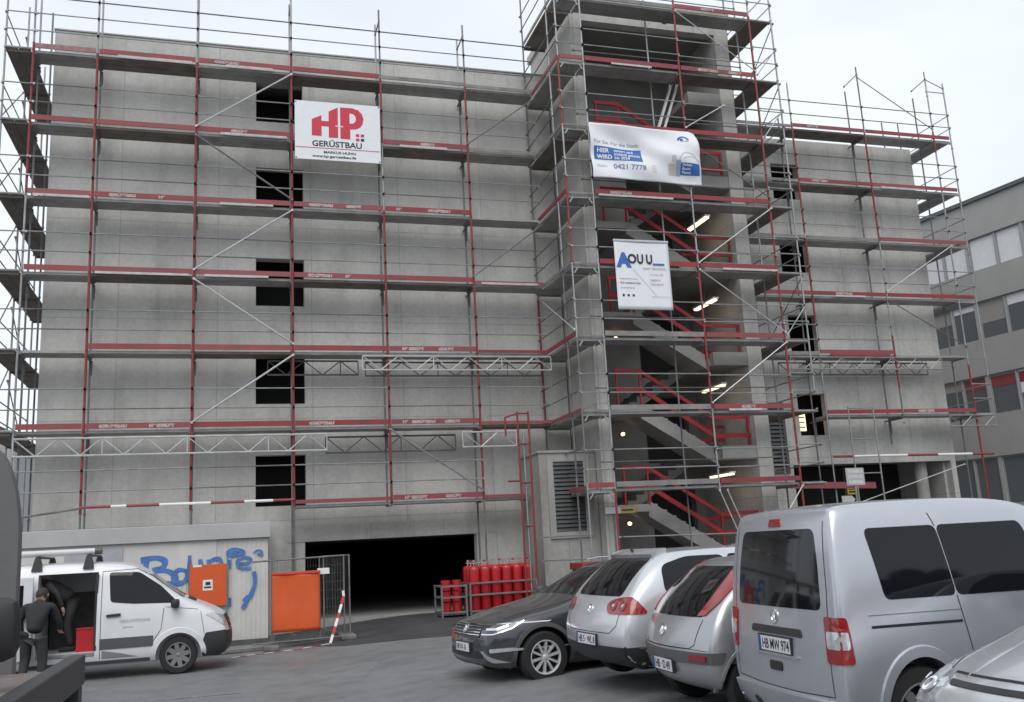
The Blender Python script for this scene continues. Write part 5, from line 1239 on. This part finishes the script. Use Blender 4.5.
ribbon([(2.10, FY-.47, gz(2)+.02), (1.85, FY-.55, gz(1.9)+.012), (1.4, FY-.62, gz(1.4)+.012), (1.0, FY-.55, gz(1)+.012), (.5, FY-.6, gz(.5)+.012), (.1, FY-.9, gz(.1)+.012)], .07, .2, 'red and white barrier tape lying on the asphalt below the orange sheet')
# boards and rubble line by the kerb under the fence
for i, (x0, y0, x1, y1) in enumerate(((-.2, -3.0, 1.9, -2.75), (-1.2, -3.35, .3, -3.0), (.9, -2.65, 2.3, -2.5))):
    pl = thing('timber', ['grey timber lying on the ground right behind the fence foot', 'grey timber lying in front of the van bumper by the container', 'short grey timber lying below the orange sheet'][i], 'timber', ((x0+x1)/2, (y0+y1)/2, gz((x0+x1)/2)+.03))
    dx, dy = (x1-x0)/2, (y1-y0)/2; MB().beam((-dx, -dy, 0), (dx, dy, .02), .12, .06).build('board', mat('grey_wood', (.22, .21, .20), .85, noise=.35, nscale=5), pl)

# ------------------------------------------------------------------ gas cylinders in their cages
cyl_m = mat('red_cylinder_paint', (.42, .012, .018), .38, noise=.25, nscale=3, coat=.3)
valve_m = mat('brass_valve', (.50, .48, .44), .35, .8)
def cage(x, y, w, d, h, label, rz=0):
    t = thing('cylinder_cage', label, 'cage', (x, y, GZc), rz); mb = MB(); r = .022
    for sx in (-1, 1):
        for sy in (-1, 1): mb.box(sx*w/2-r, sy*d/2-r, 0, sx*w/2+r, sy*d/2+r, h)
    mb.build('upright_frame', galv_d, t)
    for z in (.12, h*.62, h-.03):
        mb = MB()
        for sy in (-1, 1): mb.beam((-w/2+r, sy*d/2, z), (w/2-r, sy*d/2, z), .03, .04)
        for sx in (-1, 1): mb.beam((sx*w/2, -d/2+r, z), (sx*w/2, d/2-r, z), .03, .04)
        mb.build('rail', galv_d, t)
    MB().box(-w/2+.03, -d/2+.03, .06, w/2-.03, d/2-.03, .1).build('floor_plate', galv_d, t)
    return t
GZc = gz(6)
cage(6.62, -1.0, 1.72, 1.0, .82, 'steel cage holding the tall red gas cylinders by the garage entrance')
cage(5.36, -1.05, .62, .8, .78, 'low steel cage with short red drums at the left of the gas cylinders')
n = 0
for j in range(3):
    for i in range(6):
        x, y = 6.62-.70+.28*i, -1.32+.31*j
        c = thing('gas_cylinder', 'tall red gas cylinder standing in the cage by the garage entrance', 'gas cylinder', (x, y, GZc+.1), 0, 'red gas cylinders in the cage')
        mb = MB(); mb.lathe([(0, 0), (.12, 0), (.134, .02), (.134, 1.0), (.13, 1.05), (.10, 1.085), (.05, 1.10), (.035, 1.11), (0, 1.11)], Matrix.Identity(4), 20); mb.build('bottle', cyl_m, c, smooth=True)
        mb = MB(); mb.tube((0, 0, 1.111), (0, 0, 1.20), .018, 8); mb.tube((-.05, 0, 1.17), (.05, 0, 1.17), .012, 8); mb.tube((0, 0, 1.201), (0, 0, 1.245), .035, 10, 1 if (i+j) % 4 == 1 else 0); mb.build('valve', [valve_m, cyl_m], c, smooth=True)
for k, z in enumerate((.1, .37, .64)):
    for i in range(2):
        c = thing('drum', ['red drum at the bottom of the low cage', 'red drum in the middle layer of the low cage', 'red drum on top in the low cage'][k]+(', left' if i == 0 else ', right'), 'drum', (5.22+.28*i, -1.15, GZc+z), 0, 'red drums in the low cage')
        mb = MB(); mb.lathe([(0, 0), (.12, 0), (.125, .02), (.12, .12), (.125, .24), (.11, .25), (0, .245)], Matrix.Identity(4), 18); mb.build('shell', cyl_m, c, smooth=True)
# ------------------------------------------------------------------ banners
ban_w = mat('banner_white', (.72, .74, .78), .5, noise=.05)
ban_red = mat('banner_red', (.52, .022, .05), .5); ban_k = mat('banner_black', (.02, .02, .025), .5); ban_b = mat('banner_blue', (.035, .12, .40), .5); ban_g = mat('banner_grey', (.30, .31, .33), .5); ban_lg = mat('banner_pale_grey', (.5, .51, .53), .5)
def sheet(t, w, h, fn, m, nx=40, nz=24, name='sheet'):
    mb = MB()
    for i in range(nx+1):
        for k in range(nz+1):
            u, v = i/nx, k/nz; mb.v.append(tuple(fn(u, v)))
    for i in range(nx):
        for k in range(nz): a = i*(nz+1)+k; mb.f.append((a, a+nz+1, a+nz+2, a+1)); mb.mi.append(0)
    o = mb.build(name, m, t, smooth=True); md = o.modifiers.new('th', 'SOLIDIFY'); md.thickness = .004; md.offset = 0; return o
# scaffolding firm's sign
HX0, HX1, HZ0, HZ1, HY = 1.70, 4.06, 12.42, 14.15, -.10
t = thing('banner', 'white sign with large red HP letters hung on the scaffold over two window rows', 'banner', (HX0, HY, HZ0))
hw, hh = HX1-HX0, HZ1-HZ0
MB().box(0, -.006, 0, hw, .006, hh).build('sheet', ban_w, t, bevel=.002)
def U(p): return (p[0]/797*hw, (560-p[1])/560*hh)
def flat(poly, m, name, y=-.0085):
    mb = MB(); mb.prism([U(p) for p in poly], lambda u, v, q: (u, q, v), y, y-.003); return mb.build(name, m, t)
flat([(155, 175), (245, 130), (245, 185), (312, 185), (312, 90), (398, 43), (398, 340), (312, 340), (312, 235), (245, 235), (245, 330), (155, 330)], ban_red, 'logo_letter')
P_ = [(420, 40), (535, 40), (590, 55), (625, 90), (640, 140), (630, 190), (605, 225), (565, 245), (512, 248), (512, 345), (420, 345)]
flat(P_, ban_red, 'logo_letter')
flat([(508, 95), (540, 98), (560, 115), (568, 145), (560, 172), (540, 190), (508, 193)], ban_w, 'logo_counter', -.0118)
flat([(375, 222), (445, 222), (445, 232), (375, 232)], ban_w, 'logo_bar', -.0118)
for q in ((565, 290), (610, 290), (565, 332), (610, 332)): flat([(q[0], q[1]), (q[0]+32, q[1]), (q[0]+32, q[1]+26), (q[0], q[1]+26)], ban_k if q == (610, 332) else ban_red, 'logo_square')
def txt(s, x, y, size, m, sx=1, bold=0): a = U((x, y)); return text(s, size, m, t, frontM(a[0], -.0085, a[1]), 'lettering', .0015, sx=sx, bold=bold)
txt('GERÜSTBAU', 155, 430, .235, ban_k, 1.06, .006)
flat([(6, 444), (790, 444), (790, 450), (6, 450)], ban_red, 'red_rule')
txt('MARKUS HUHN', 262, 495, .10, ban_k, 1.25, .003); txt('www.hp-geruestbau.de', 160, 535, .105, ban_k, 1.22, .003)
mb = MB()
for x in (.03, hw-.03):
    for z in (.04, hh-.04): mb.tube((x, -.012, z), (x, .05, z), .02, 8)
mb.build('cable_tie', ban_k, t)

# big blue and white banner round the stair tower
BX0, BX1, BZ1, BZ0, BY = 9.50, 12.76, 13.10, 11.45, QY-.10
t = thing('banner', 'wide rippled white banner with blue boxes across the stair tower scaffold', 'banner', (BX0, BY, BZ0)); bw, bh = BX1-BX0, BZ1-BZ0
def wav(u, v):
    z = v*bh + (.06*math.sin(math.pi*u)*-1)*(v) - .10*u*(1-v)*0
    y = -.05*math.sin(6.5*u+4.2*v+.4)*(.25+v*.6) - .09*math.sin(4.1*u-6.0*v+1.2)*(.3+.7*u) - .045*math.sin(12*u+11*v)*(1-abs(2*v-1)*.6) - .10
    x = u*bw + (.09*(1-v)*u)
    if u > .95 and v > .85: z -= (u-.95)*(v-.85)*9
    return Vector((x, y, z))
sheet(t, bw, bh, wav, ban_w, 70, 34)
def on(u0, v0, u1, v1, m, name, nx=16, nz=8, lift=.006):
    mb = MB()
    for i in range(nx+1):
        for k in range(nz+1):
            p = wav(u0+(u1-u0)*i/nx, v0+(v1-v0)*k/nz); mb.v.append((p.x, p.y-lift, p.z))
    for i in range(nx):
        for k in range(nz): a = i*(nz+1)+k; mb.f.append((a, a+nz+1, a+nz+2, a+1)); mb.mi.append(0)
    return mb.build(name, m, t, smooth=True)
def ontext(s, u, v, size, m, sx=1, bold=0, lift=.010):
    o = text(s, size, m, t, Matrix.Identity(4), 'lettering', .0, sx=sx, bold=bold)
    for q in o.data.vertices:
        p = wav(min(1, u+q.co.x/bw), v+q.co.y/bh); q.co = Vector((p.x, p.y-lift, p.z))
    return o
on(.03, .34, .46, .58, ban_b, 'blue_box'); on(.80, .16, .985, .36, ban_b, 'blue_box')
ontext('Für Sie. Für die Stadt.', .03, .635, .15, ban_g, 1.05, .001)
ontext('HIER', .055, .475, .17, ban_w, .95, .006); ontext('WIRD', .055, .365, .17, ban_w, .95, .006)
ontext('saniert und', .205, .50, .13, ban_w, 1.0, .002); ontext('instand gesetzt', .205, .43, .13, ban_w, 1.0, .002); ontext('bis 2024', .205, .36, .13, ban_w, 1.0, .002)
ontext('Mehr', .04, .20, .14, ban_lg, 1.0, .001); ontext('0421 7778', .19, .19, .20, mat('banner_faded_blue', (.16, .22, .38), .5), 1.1, .004)
for k, s in enumerate(('Parken', 'Bauen', 'Planen')): ontext(s, .815, .305-.06*k, .105, ban_w, 1.0, .002)
# pale picture of buildings and a small roof emblem
on(.69, .14, .75, .34, mat('print_beige', (.50, .44, .40), .5), 'printed_house', 6, 4); on(.755, .14, .80, .40, mat('print_blue_grey', (.30, .36, .48), .5), 'printed_house', 6, 4); on(.535, .16, .575, .30, mat('print_pale', (.58, .60, .63), .5), 'printed_house', 4, 4); on(.72, .36, .76, .48, ban_lg, 'printed_house', 4, 4)
def arc(cu, cv, ru, rv, a0, a1, wdt, m, name):
    mb = MB(); n = 20
    for i in range(n+1):
        a = R(a0+(a1-a0)*i/n)
        for f in (1-wdt, 1+wdt): p = wav(cu+ru*f*math.cos(a), cv+rv*f*math.sin(a)); mb.v.append((p.x, p.y-.008, p.z))
    for i in range(n): mb.f.append((2*i, 2*i+1, 2*i+3, 2*i+2)); mb.mi.append(0)
    mb.build(name, m, t)
arc(.865, .80, .045, .07, 0, 180, .2, ban_b, 'emblem'); on(.835, .78, .865, .84, ban_b, 'emblem', 3, 3); on(.87, .77, .91, .79, ban_g, 'emblem', 3, 3)
arc(.88, .30, .10, .26, 20, 160, .05, ban_lg, 'printed_arc'); arc(.90, .28, .11, .2, 30, 130, .05, ban_lg, 'printed_arc')

# white sign with blue A
AX0, AX1, AZ0, AZ1, AY = 10.0, 11.62, 7.78, 9.74, QY-.09
t = thing('banner', 'white upright sign with a blue letter A hanging in the middle of the tower scaffold', 'banner', (AX0, AY, AZ0)); aw, ah = AX1-AX0, AZ1-AZ0
sheet(t, aw, ah, lambda u, v: Vector((u*aw, -.008*math.sin(5*u+2*v), v*ah)), ban_w, 16, 16)
MB().box(-.01, -.03, ah-.05, aw+.01, .02, ah+.01).build('hem_rod', ban_lg, t, bevel=.012)
def T2(s, u, v, size, m, sx=1, bold=0): return text(s, size, m, t, frontM(u*aw, -.016, v*ah), 'lettering', .002, sx=sx, bold=bold)
T2('A', .05, .615, .52, ban_b, 1.0, .035); T2('O', .23, .665, .36, ban_k, .9, .012); T2('U', .40, .665, .36, ban_k, .78, .012); T2('U', .565, .665, .36, ban_k, .78, .012)
mb = MB(); mb.box(.69*aw, -.018, .645*ah, .90*aw, -.014, .668*ah); mb.build('blue_bar', ban_b, t)
T2('Bauwerk · Betonsanierung', .50, .585, .07, ban_g, .9); T2('Tel. 0421 444', .62, .50, .07, ban_lg); T2('Ingenieure', .62, .42, .07, ban_g); T2('www.aquu.de', .62, .36, .07, ban_g); T2('Wir sanieren hier', .06, .365, .085, ban_g, 1, .002); T2('Instandsetzung', .06, .30, .07, ban_lg); T2('Fachbetrieb für Beton', .06, .43, .06, ban_lg)
mb = MB()
for u in (.09, .18, .27): mb.box(u*aw, -.018, .185*ah, u*aw+.06, -.014, .185*ah+.06)
mb.build('icon_row', ban_k, t)
mb = MB(); mb.beam((.32*aw, -.0165, .58*ah), (.72*aw, -.0165, .20*ah), .004, .008); mb.beam((.62*aw, -.0165, .19*ah), (.95*aw, -.0165, .19*ah), .004, .008); mb.build('thin_rule', ban_lg, t)

# ------------------------------------------------------------------ grey office block on the right
OY = R(-9.16)
ob = thing('office_block', 'grey panelled office block with ribbon windows beyond the right wing', 'building', (30.16, 9.34, 0), 0)
# local frame: x along the facade towards the viewer, y into the block
og = mat('office_cladding', (.34, .336, .325), .6, noise=.10, nscale=.6); og2 = mat('office_cladding_pale', (.36, .362, .36), .6, noise=.08); ofr = mat('window_frame_grey', (.30, .31, .32), .5); blind = mat('white_blind', (.70, .71, .73), .8, noise=.08); oglass = mat('office_glass', (.10, .11, .12), .06, spec=1.0)
d1 = Vector((math.sin(R(9.16)), -math.cos(R(9.16)), 0)); d2 = Vector((d1.y*-1, d1.x, 0))    # along, inward
def OP(u, v, t_): p = d1*u+d2*v; return (p.x, p.y, t_)
def obox(mb, u0, v0, z0, u1, v1, z1, mi=0): return mb.quadbox([OP(u0, v0, z0), OP(u1, v0, z0), OP(u1, v1, z0), OP(u0, v1, z0), OP(u0, v0, z1), OP(u1, v0, z1), OP(u1, v1, z1), OP(u0, v1, z1)], mi)
U0, U1 = -.2, 17
BANDS = [(12.15, 13.6), (9.2, 10.85), (6.0, 7.7), (2.3, 4.3)]
mb = MB(); zs = [GW]+[z for b_ in reversed(BANDS) for z in b_]+[15.15]
for i in range(0, len(zs), 2): obox(mb, U0, 0, zs[i], U1, .3, zs[i+1])
obox(mb, U0, 3.2, GW, U1, 3.4, 15.1); obox(mb, U0-.2, 0, GW, U0-.001, 14, 15.15)
mb.build('wall', og, ob)
mb = MB(); obox(mb, U0-.3, -.12, 15.152, U1, 14, 15.32); mb.build('roof_edge', mat('roof_edge_metal', (.10, .11, .115), .5, .4), ob)
mb = MB()
for i in range(1, len(zs)-1, 2): obox(mb, U0, .31, zs[i]-.3, U1, 3.19, zs[i]-.02)
mb.build('floor_slab', mat('office_floor', (.12, .12, .12), .9), ob)
k = 0
for bi, (z0, z1) in enumerate(BANDS):
    u = U0+.05; j = 0
    while u < 14.5:
        MW = .16 if j % 2 else .05
        wv = 1.25 if j % 2 == 0 else 1.15
        wn = MB(); f = .06
        obox(wn, u, .10, z0+.002, u+wv, .18, z0+f); obox(wn, u, .10, z1-f, u+wv, .18, z1-.002); obox(wn, u, .10, z0+f, u+f, .18, z1-f); obox(wn, u+wv-f, .10, z0+f, u+wv, .18, z1-f)
        w_ = wn.build('window', ofr, ob)
        pn = MB(); obox(pn, u+f, .13, z0+f, u+wv-f, .14, z1-f); pn.build('pane', oglass if bi else blind, w_)
        if bi in (1, 2) and (j % 3 != 1 or bi == 1):
            bl = MB(); hgt = (.25, .6, .4, .9)[(j*3+bi) % 4]; obox(bl, u+f, .122, z1-f-(z1-z0)*hgt*.6, u+wv-f, .127, z1-f); bl.build('blind', blind if j % 2 else mat('grey_blind', (.30, .28, .27), .8), w_)
        if bi == 2 and j in (1, 2, 3): cu_ = MB(); obox(cu_, u+f, .115, z1-.55, u+wv-f, .12, z1-.12); cu_.build('red_curtain', redb, w_)
        u += wv
        ml = MB(); obox(ml, u+.001, .05, z0+.002, u+MW-.001, .22, z1-.002); ml.build('mullion', og2, ob); u += MW; j += 1
# ------------------------------------------------------------------ small signs near the right wing
nb = thing('notice_board', 'grey site notice board on a thin post above the silver van roof', 'sign', (18.1, -.35, gz(18)))
MB().tube((0, .03, 0), (0, .03, 3.0), .03, 8).build('post', galv, nb, smooth=True); MB().tube((.1, .04, 1.4), (.55, .04, 0), .02, 6).build('strut', galv, nb, smooth=True)
MB().box(-.32, -.02, 2.88, .32, .0, 3.40).build('panel', mat('notice_grey', (.40, .41, .42), .5, noise=.15), nb, bevel=.004)
for i in range(3): MB().box(-.26, -.026, 2.92+.16*i, .26, -.021, 3.03+.16*i).build('notice_sheet', mat('notice_pale', (.52, .53, .54), .5, noise=.2), nb)
ys = thing('warning_sign', 'small yellow sign on the dark back of the right wing garage', 'sign', (21.75, RWY+2.58, 2.85)); 
MB().box(-.2, -.02, .05, .2, 0, .32).build('plate', mat('yellow_sign', (.62, .42, .05), .5, emit=((1, .75, .2), .12)), ys); MB().box(-.15, -.024, .12, .15, -.0205, .17).build('print', plate_t, ys); MB().box(-.15, -.024, .22, .10, -.0205, .25).build('print', plate_t, ys)  # a faint glow is put into the yellow plate, which is no lamp
ws = thing('arrow_sign', 'small white arrow sign beside the yellow one in the right wing garage', 'sign', (20.35, RWY+1.0, 2.55))
mb = MB(); mb.prism([(-.2, 0), (.2, 0), (.34, .12), (.2, .25), (-.2, .25)], lambda u, v, q: (u, q, v), -.02, 0); mb.build('plate', white_p, ws); MB().tube((0, .01, .26), (0, .01, 1.3), .012, 6).build('hanger', galv_d, ws)
lw = thing('lit_sign', 'warmly lit panel glowing inside the lowest window of the right wing', 'sign', (18.72, RWY+.9, 5.05)); MB().box(-.28, -.02, 0, .28, .02, .62).build('panel', mat('lit_panel', (1, .8, .5), .5, emit=((1, .72, .42), 1.6)), lw)
mb = MB(); 
for i in range(3): mb.box(-.24, -.026, .1+.17*i, .24, -.021, .15+.17*i)
mb.build('print', mat('sign_brown', (.2, .1, .04), .6), lw); MB().tube((0, .0, .621), (0, 0, 1.6), .015, 6).build('hanger', galv_d, lw)
dsn = thing('direction_sign', 'yellow and white bar sign by the lowest stair door behind the cars', 'sign', (10.05, QY+.9, 2.42))
MB().box(-.45, -.02, 0, -.02, .0, .17).build('white_plate', white_p, dsn); MB().box(-.018, -.02, .0, .42, 0, .17).build('yellow_plate', mat('yellow_plate', (.62, .44, .12), .5), dsn); MB().box(.02, -.0245, .06, .34, -.0205, .1).build('print', plate_t, dsn); 
MB().tube((-.2, .02, -2.4), (-.2, .02, .2), .02, 6).build('post', galv_d, dsn)
rb = thing('pallet_box', 'low dark crate with red rim behind the dark estate car', 'crate', (8.9, -2.9, gz(9)))
mb = MB(); mb.box(-.8, -.4, 0, .8, .4, 1.0); mb.build('box', mat('dark_crate', (.10, .10, .105), .7, noise=.3), rb, bevel=.02); MB().box(-.84, -.44, 1.002, .84, .44, 1.16).build('rim', redb, rb, bevel=.01)

# ------------------------------------------------------------------ truck with low side rail in the near left corner
steel_d = mat('dark_steel_rail', (.045, .046, .05), .45, .3, noise=.2); cabg = mat('truck_grey_panel', (.13, .13, .135), .45, .1, noise=.08)
tk = thing('flatbed_truck', 'grey truck with dark drop side and black mirror cut off at the corner', 'truck', (0, 0, 0))
# bulkhead / cab rear: rounded shoulder
pts = [(-.875, .55), (-.875, 1.82)]
for i in range(9): q = R(90*i/8); pts.append((-.875-.14*(1-math.cos(q)), 1.82+.46*math.sin(q)))
pts += [(-2.9, 2.28), (-2.9, .55)]
mb = MB(); mb.prism(pts, lambda u, v, q: (u, q, v), -20.28, -20.20); mb.build('headboard', cabg, tk, smooth=True)
MB().box(-1.0, -20.29, 1.36, -.992, -20.2805, 2.1).build('panel_gap', gap_m, tk)
MB().box(-3.3, -20.1, .7, -1.85, -18.3, 2.6).build('cab', cabg, tk, bevel=.12)
MB().box(-2.9, -23.6, 1.15, -.66, -20.285, 1.30).build('flatbed', mat('plywood_bed', (.19, .165, .15), .8, noise=.35, nscale=4), tk)
mb = MB(); mb.box(-.655, -23.6, 1.235, -.585, -20.30, 1.36); mb.build('side_rail', steel_d, tk, bevel=.008)
for y in (-20.38, -21.6, -22.9): MB().box(-.65, y-.05, .75, -.59, y+.05, 1.234).build('stake', steel_d, tk, bevel=.006)
mr = MB(); mr.box(-.93, -21.06, 1.41, -.72, -20.94, 1.635); mr.build('mirror', black_p, tk, smooth=True, bevel=.05)
MB().path([(-.75, -20.98, 1.50), (-.72, -20.9, 1.49), (-.86, -20.29, 1.44)], .014, 8).build('mirror_arm', black_p, tk, smooth=True)
for y in (-18.2, -22.6):
    wheel(tk, -1.0, y, .40, .24, 1, 'steel', 8) if False else None
for y in (-19.2, -22.7):
    M = Matrix.Translation((-.78, y, gz(-1)+.40)) @ Matrix.Rotation(R(90), 4, 'Y'); mb = MB(); mb.lathe([(.24, -.12), (.38, -.12), (.40, -.09), (.40, .09), (.38, .12), (.24, .12), (.22, .06), (0, .06)], M, 32); mb.build('wheel', rubber, tk, smooth=True)
bs = thing('mesh_bag', 'dark red mesh sack lying on the bed of the truck in the near left corner', 'sack', (-.83, -21.5, 1.302))
bm = bmesh.new(); bmesh.ops.create_icosphere(bm, subdivisions=4, radius=1)
for v in bm.verts:
    c = v.co.copy(); v.co = Vector((c.x*.11, c.y*.26, max(-.0, c.z*.09+.08))) * (1+.05*math.sin(c.x*9+c.y*7))
me = bpy.data.meshes.new('sack'); bm.to_mesh(me); bm.free(); me.polygons.foreach_set('use_smooth', [True]*len(me.polygons)); me.materials.append(mat('red_mesh_sack', (.10, .018, .02), .8, noise=.6, nscale=60)); o = bpy.data.objects.new('mesh_sack', me); COL.objects.link(o); o.parent = bs
# ------------------------------------------------------------------ what stands beyond the left end of the car park
for i, (x, y, h, w_, lab) in enumerate(((-16, 34, 9.5, 9, 'pale house block far behind the left end of the scaffold'), (-30, 22, 8, 10, 'grey shed far out beyond the left edge of the car park'))):
    hb = thing('house', lab, 'building', (x, y, gz(-9))); MB().box(-w_/2, 0, 0, w_/2, 8, h).build('wall', og2 if i == 0 else og, hb)
    mb = MB(); mb.prism([(-w_/2-.3, h), (w_/2+.3, h), (0, h+2.4)], lambda u, v, q: (u, q, v), -.2, 8.2); mb.build('roof', mat('roof_tiles', (.10, .06, .05), .8, noise=.3), hb)
    for k in range(3):
        for q in range(2): wn = MB().box(-w_/2+1.2+k*2.6, -.06, 1.2+q*3, -w_/2+2.4+k*2.6, -.001, 2.7+q*3).build('window', ofr, hb); MB().box(-w_/2+1.3+k*2.6, -.07, 1.3+q*3, -w_/2+2.3+k*2.6, -.0605, 2.6+q*3).build('pane', oglass, wn)
# white marking on the yard in front of the van
struct(MB().box(-1.9, -9.6, gz(-1)+.004, .2, -9.5, gz(-1)+.006).build('road_marking', mat('worn_marking', (.20, .20, .20), .8, noise=.4, nscale=6)))

# darker, older asphalt in front of the garage mouth, and the threshold of the garage
mb = MB(); P_ = [(2.3, -4.6), (4.2, -6.0), (5.6, -5.2), (7.2, -3.2), (8.6, -1.9), (8.4, .6), (6.7, .9), (1.2, .9), (1.0, -2.2)]
bm = bmesh.new(); f = bm.faces.new([bm.verts.new((x, y, 0)) for x, y in P_]); bmesh.ops.triangulate(bm, faces=bm.faces)
for i in range(16):
    bmesh.ops.bisect_plane(bm, geom=bm.verts[:]+bm.edges[:]+bm.faces[:], plane_co=(1+.46*i, 0, 0), plane_no=(1, 0, 0))
for v in bm.verts: v.co.z = gz(v.co.x)+.007
me = bpy.data.meshes.new('road_patch'); bm.to_mesh(me); bm.free(); me.materials.append(mat('old_damp_asphalt', (.062, .063, .065), .6, noise=.45, nscale=1.3, bump=.5, bscale=90)); o = struct(bpy.data.objects.new('road_patch', me)); COL.objects.link(o)
struct(MB().box(1.98, .92, -.1, 6.60, 1.32, .115).build('entrance_threshold', conc_in))
struct(MB().box(1.98, 1.33, -.1, 6.60, 20, .10).build('garage_floor', conc_in))

# unseen trees added behind the viewer to darken reflections in paint and glass
mb = MB(); rnd = random.Random(4)
for i in range(160):
    x = -130+1.7*i+rnd.uniform(-1, 1); y = -78+rnd.uniform(-7, 7); h = 7+4*math.sin(i*.21)+rnd.uniform(-1.5, 2.5); rr = rnd.uniform(1.6, 3.0)
    prof = [(0, .0), (rr*.7, 1.0), (rr, h*.35), (rr*.85, h*.65), (rr*.45, h*.9), (0, h)]
    mb.lathe([(max(0, r_*(1+.15*rnd.uniform(-1, 1))), z_) for r_, z_ in prof], Matrix.Translation((x, y, -.2)), 9)
tag(mb.build('reflection_treeline', mat('reflection_foliage', (.035, .05, .025), .9, noise=.5, nscale=1.5)), 'unseen line of dark trees added behind the viewer for reflections', None, None, 'stuff')
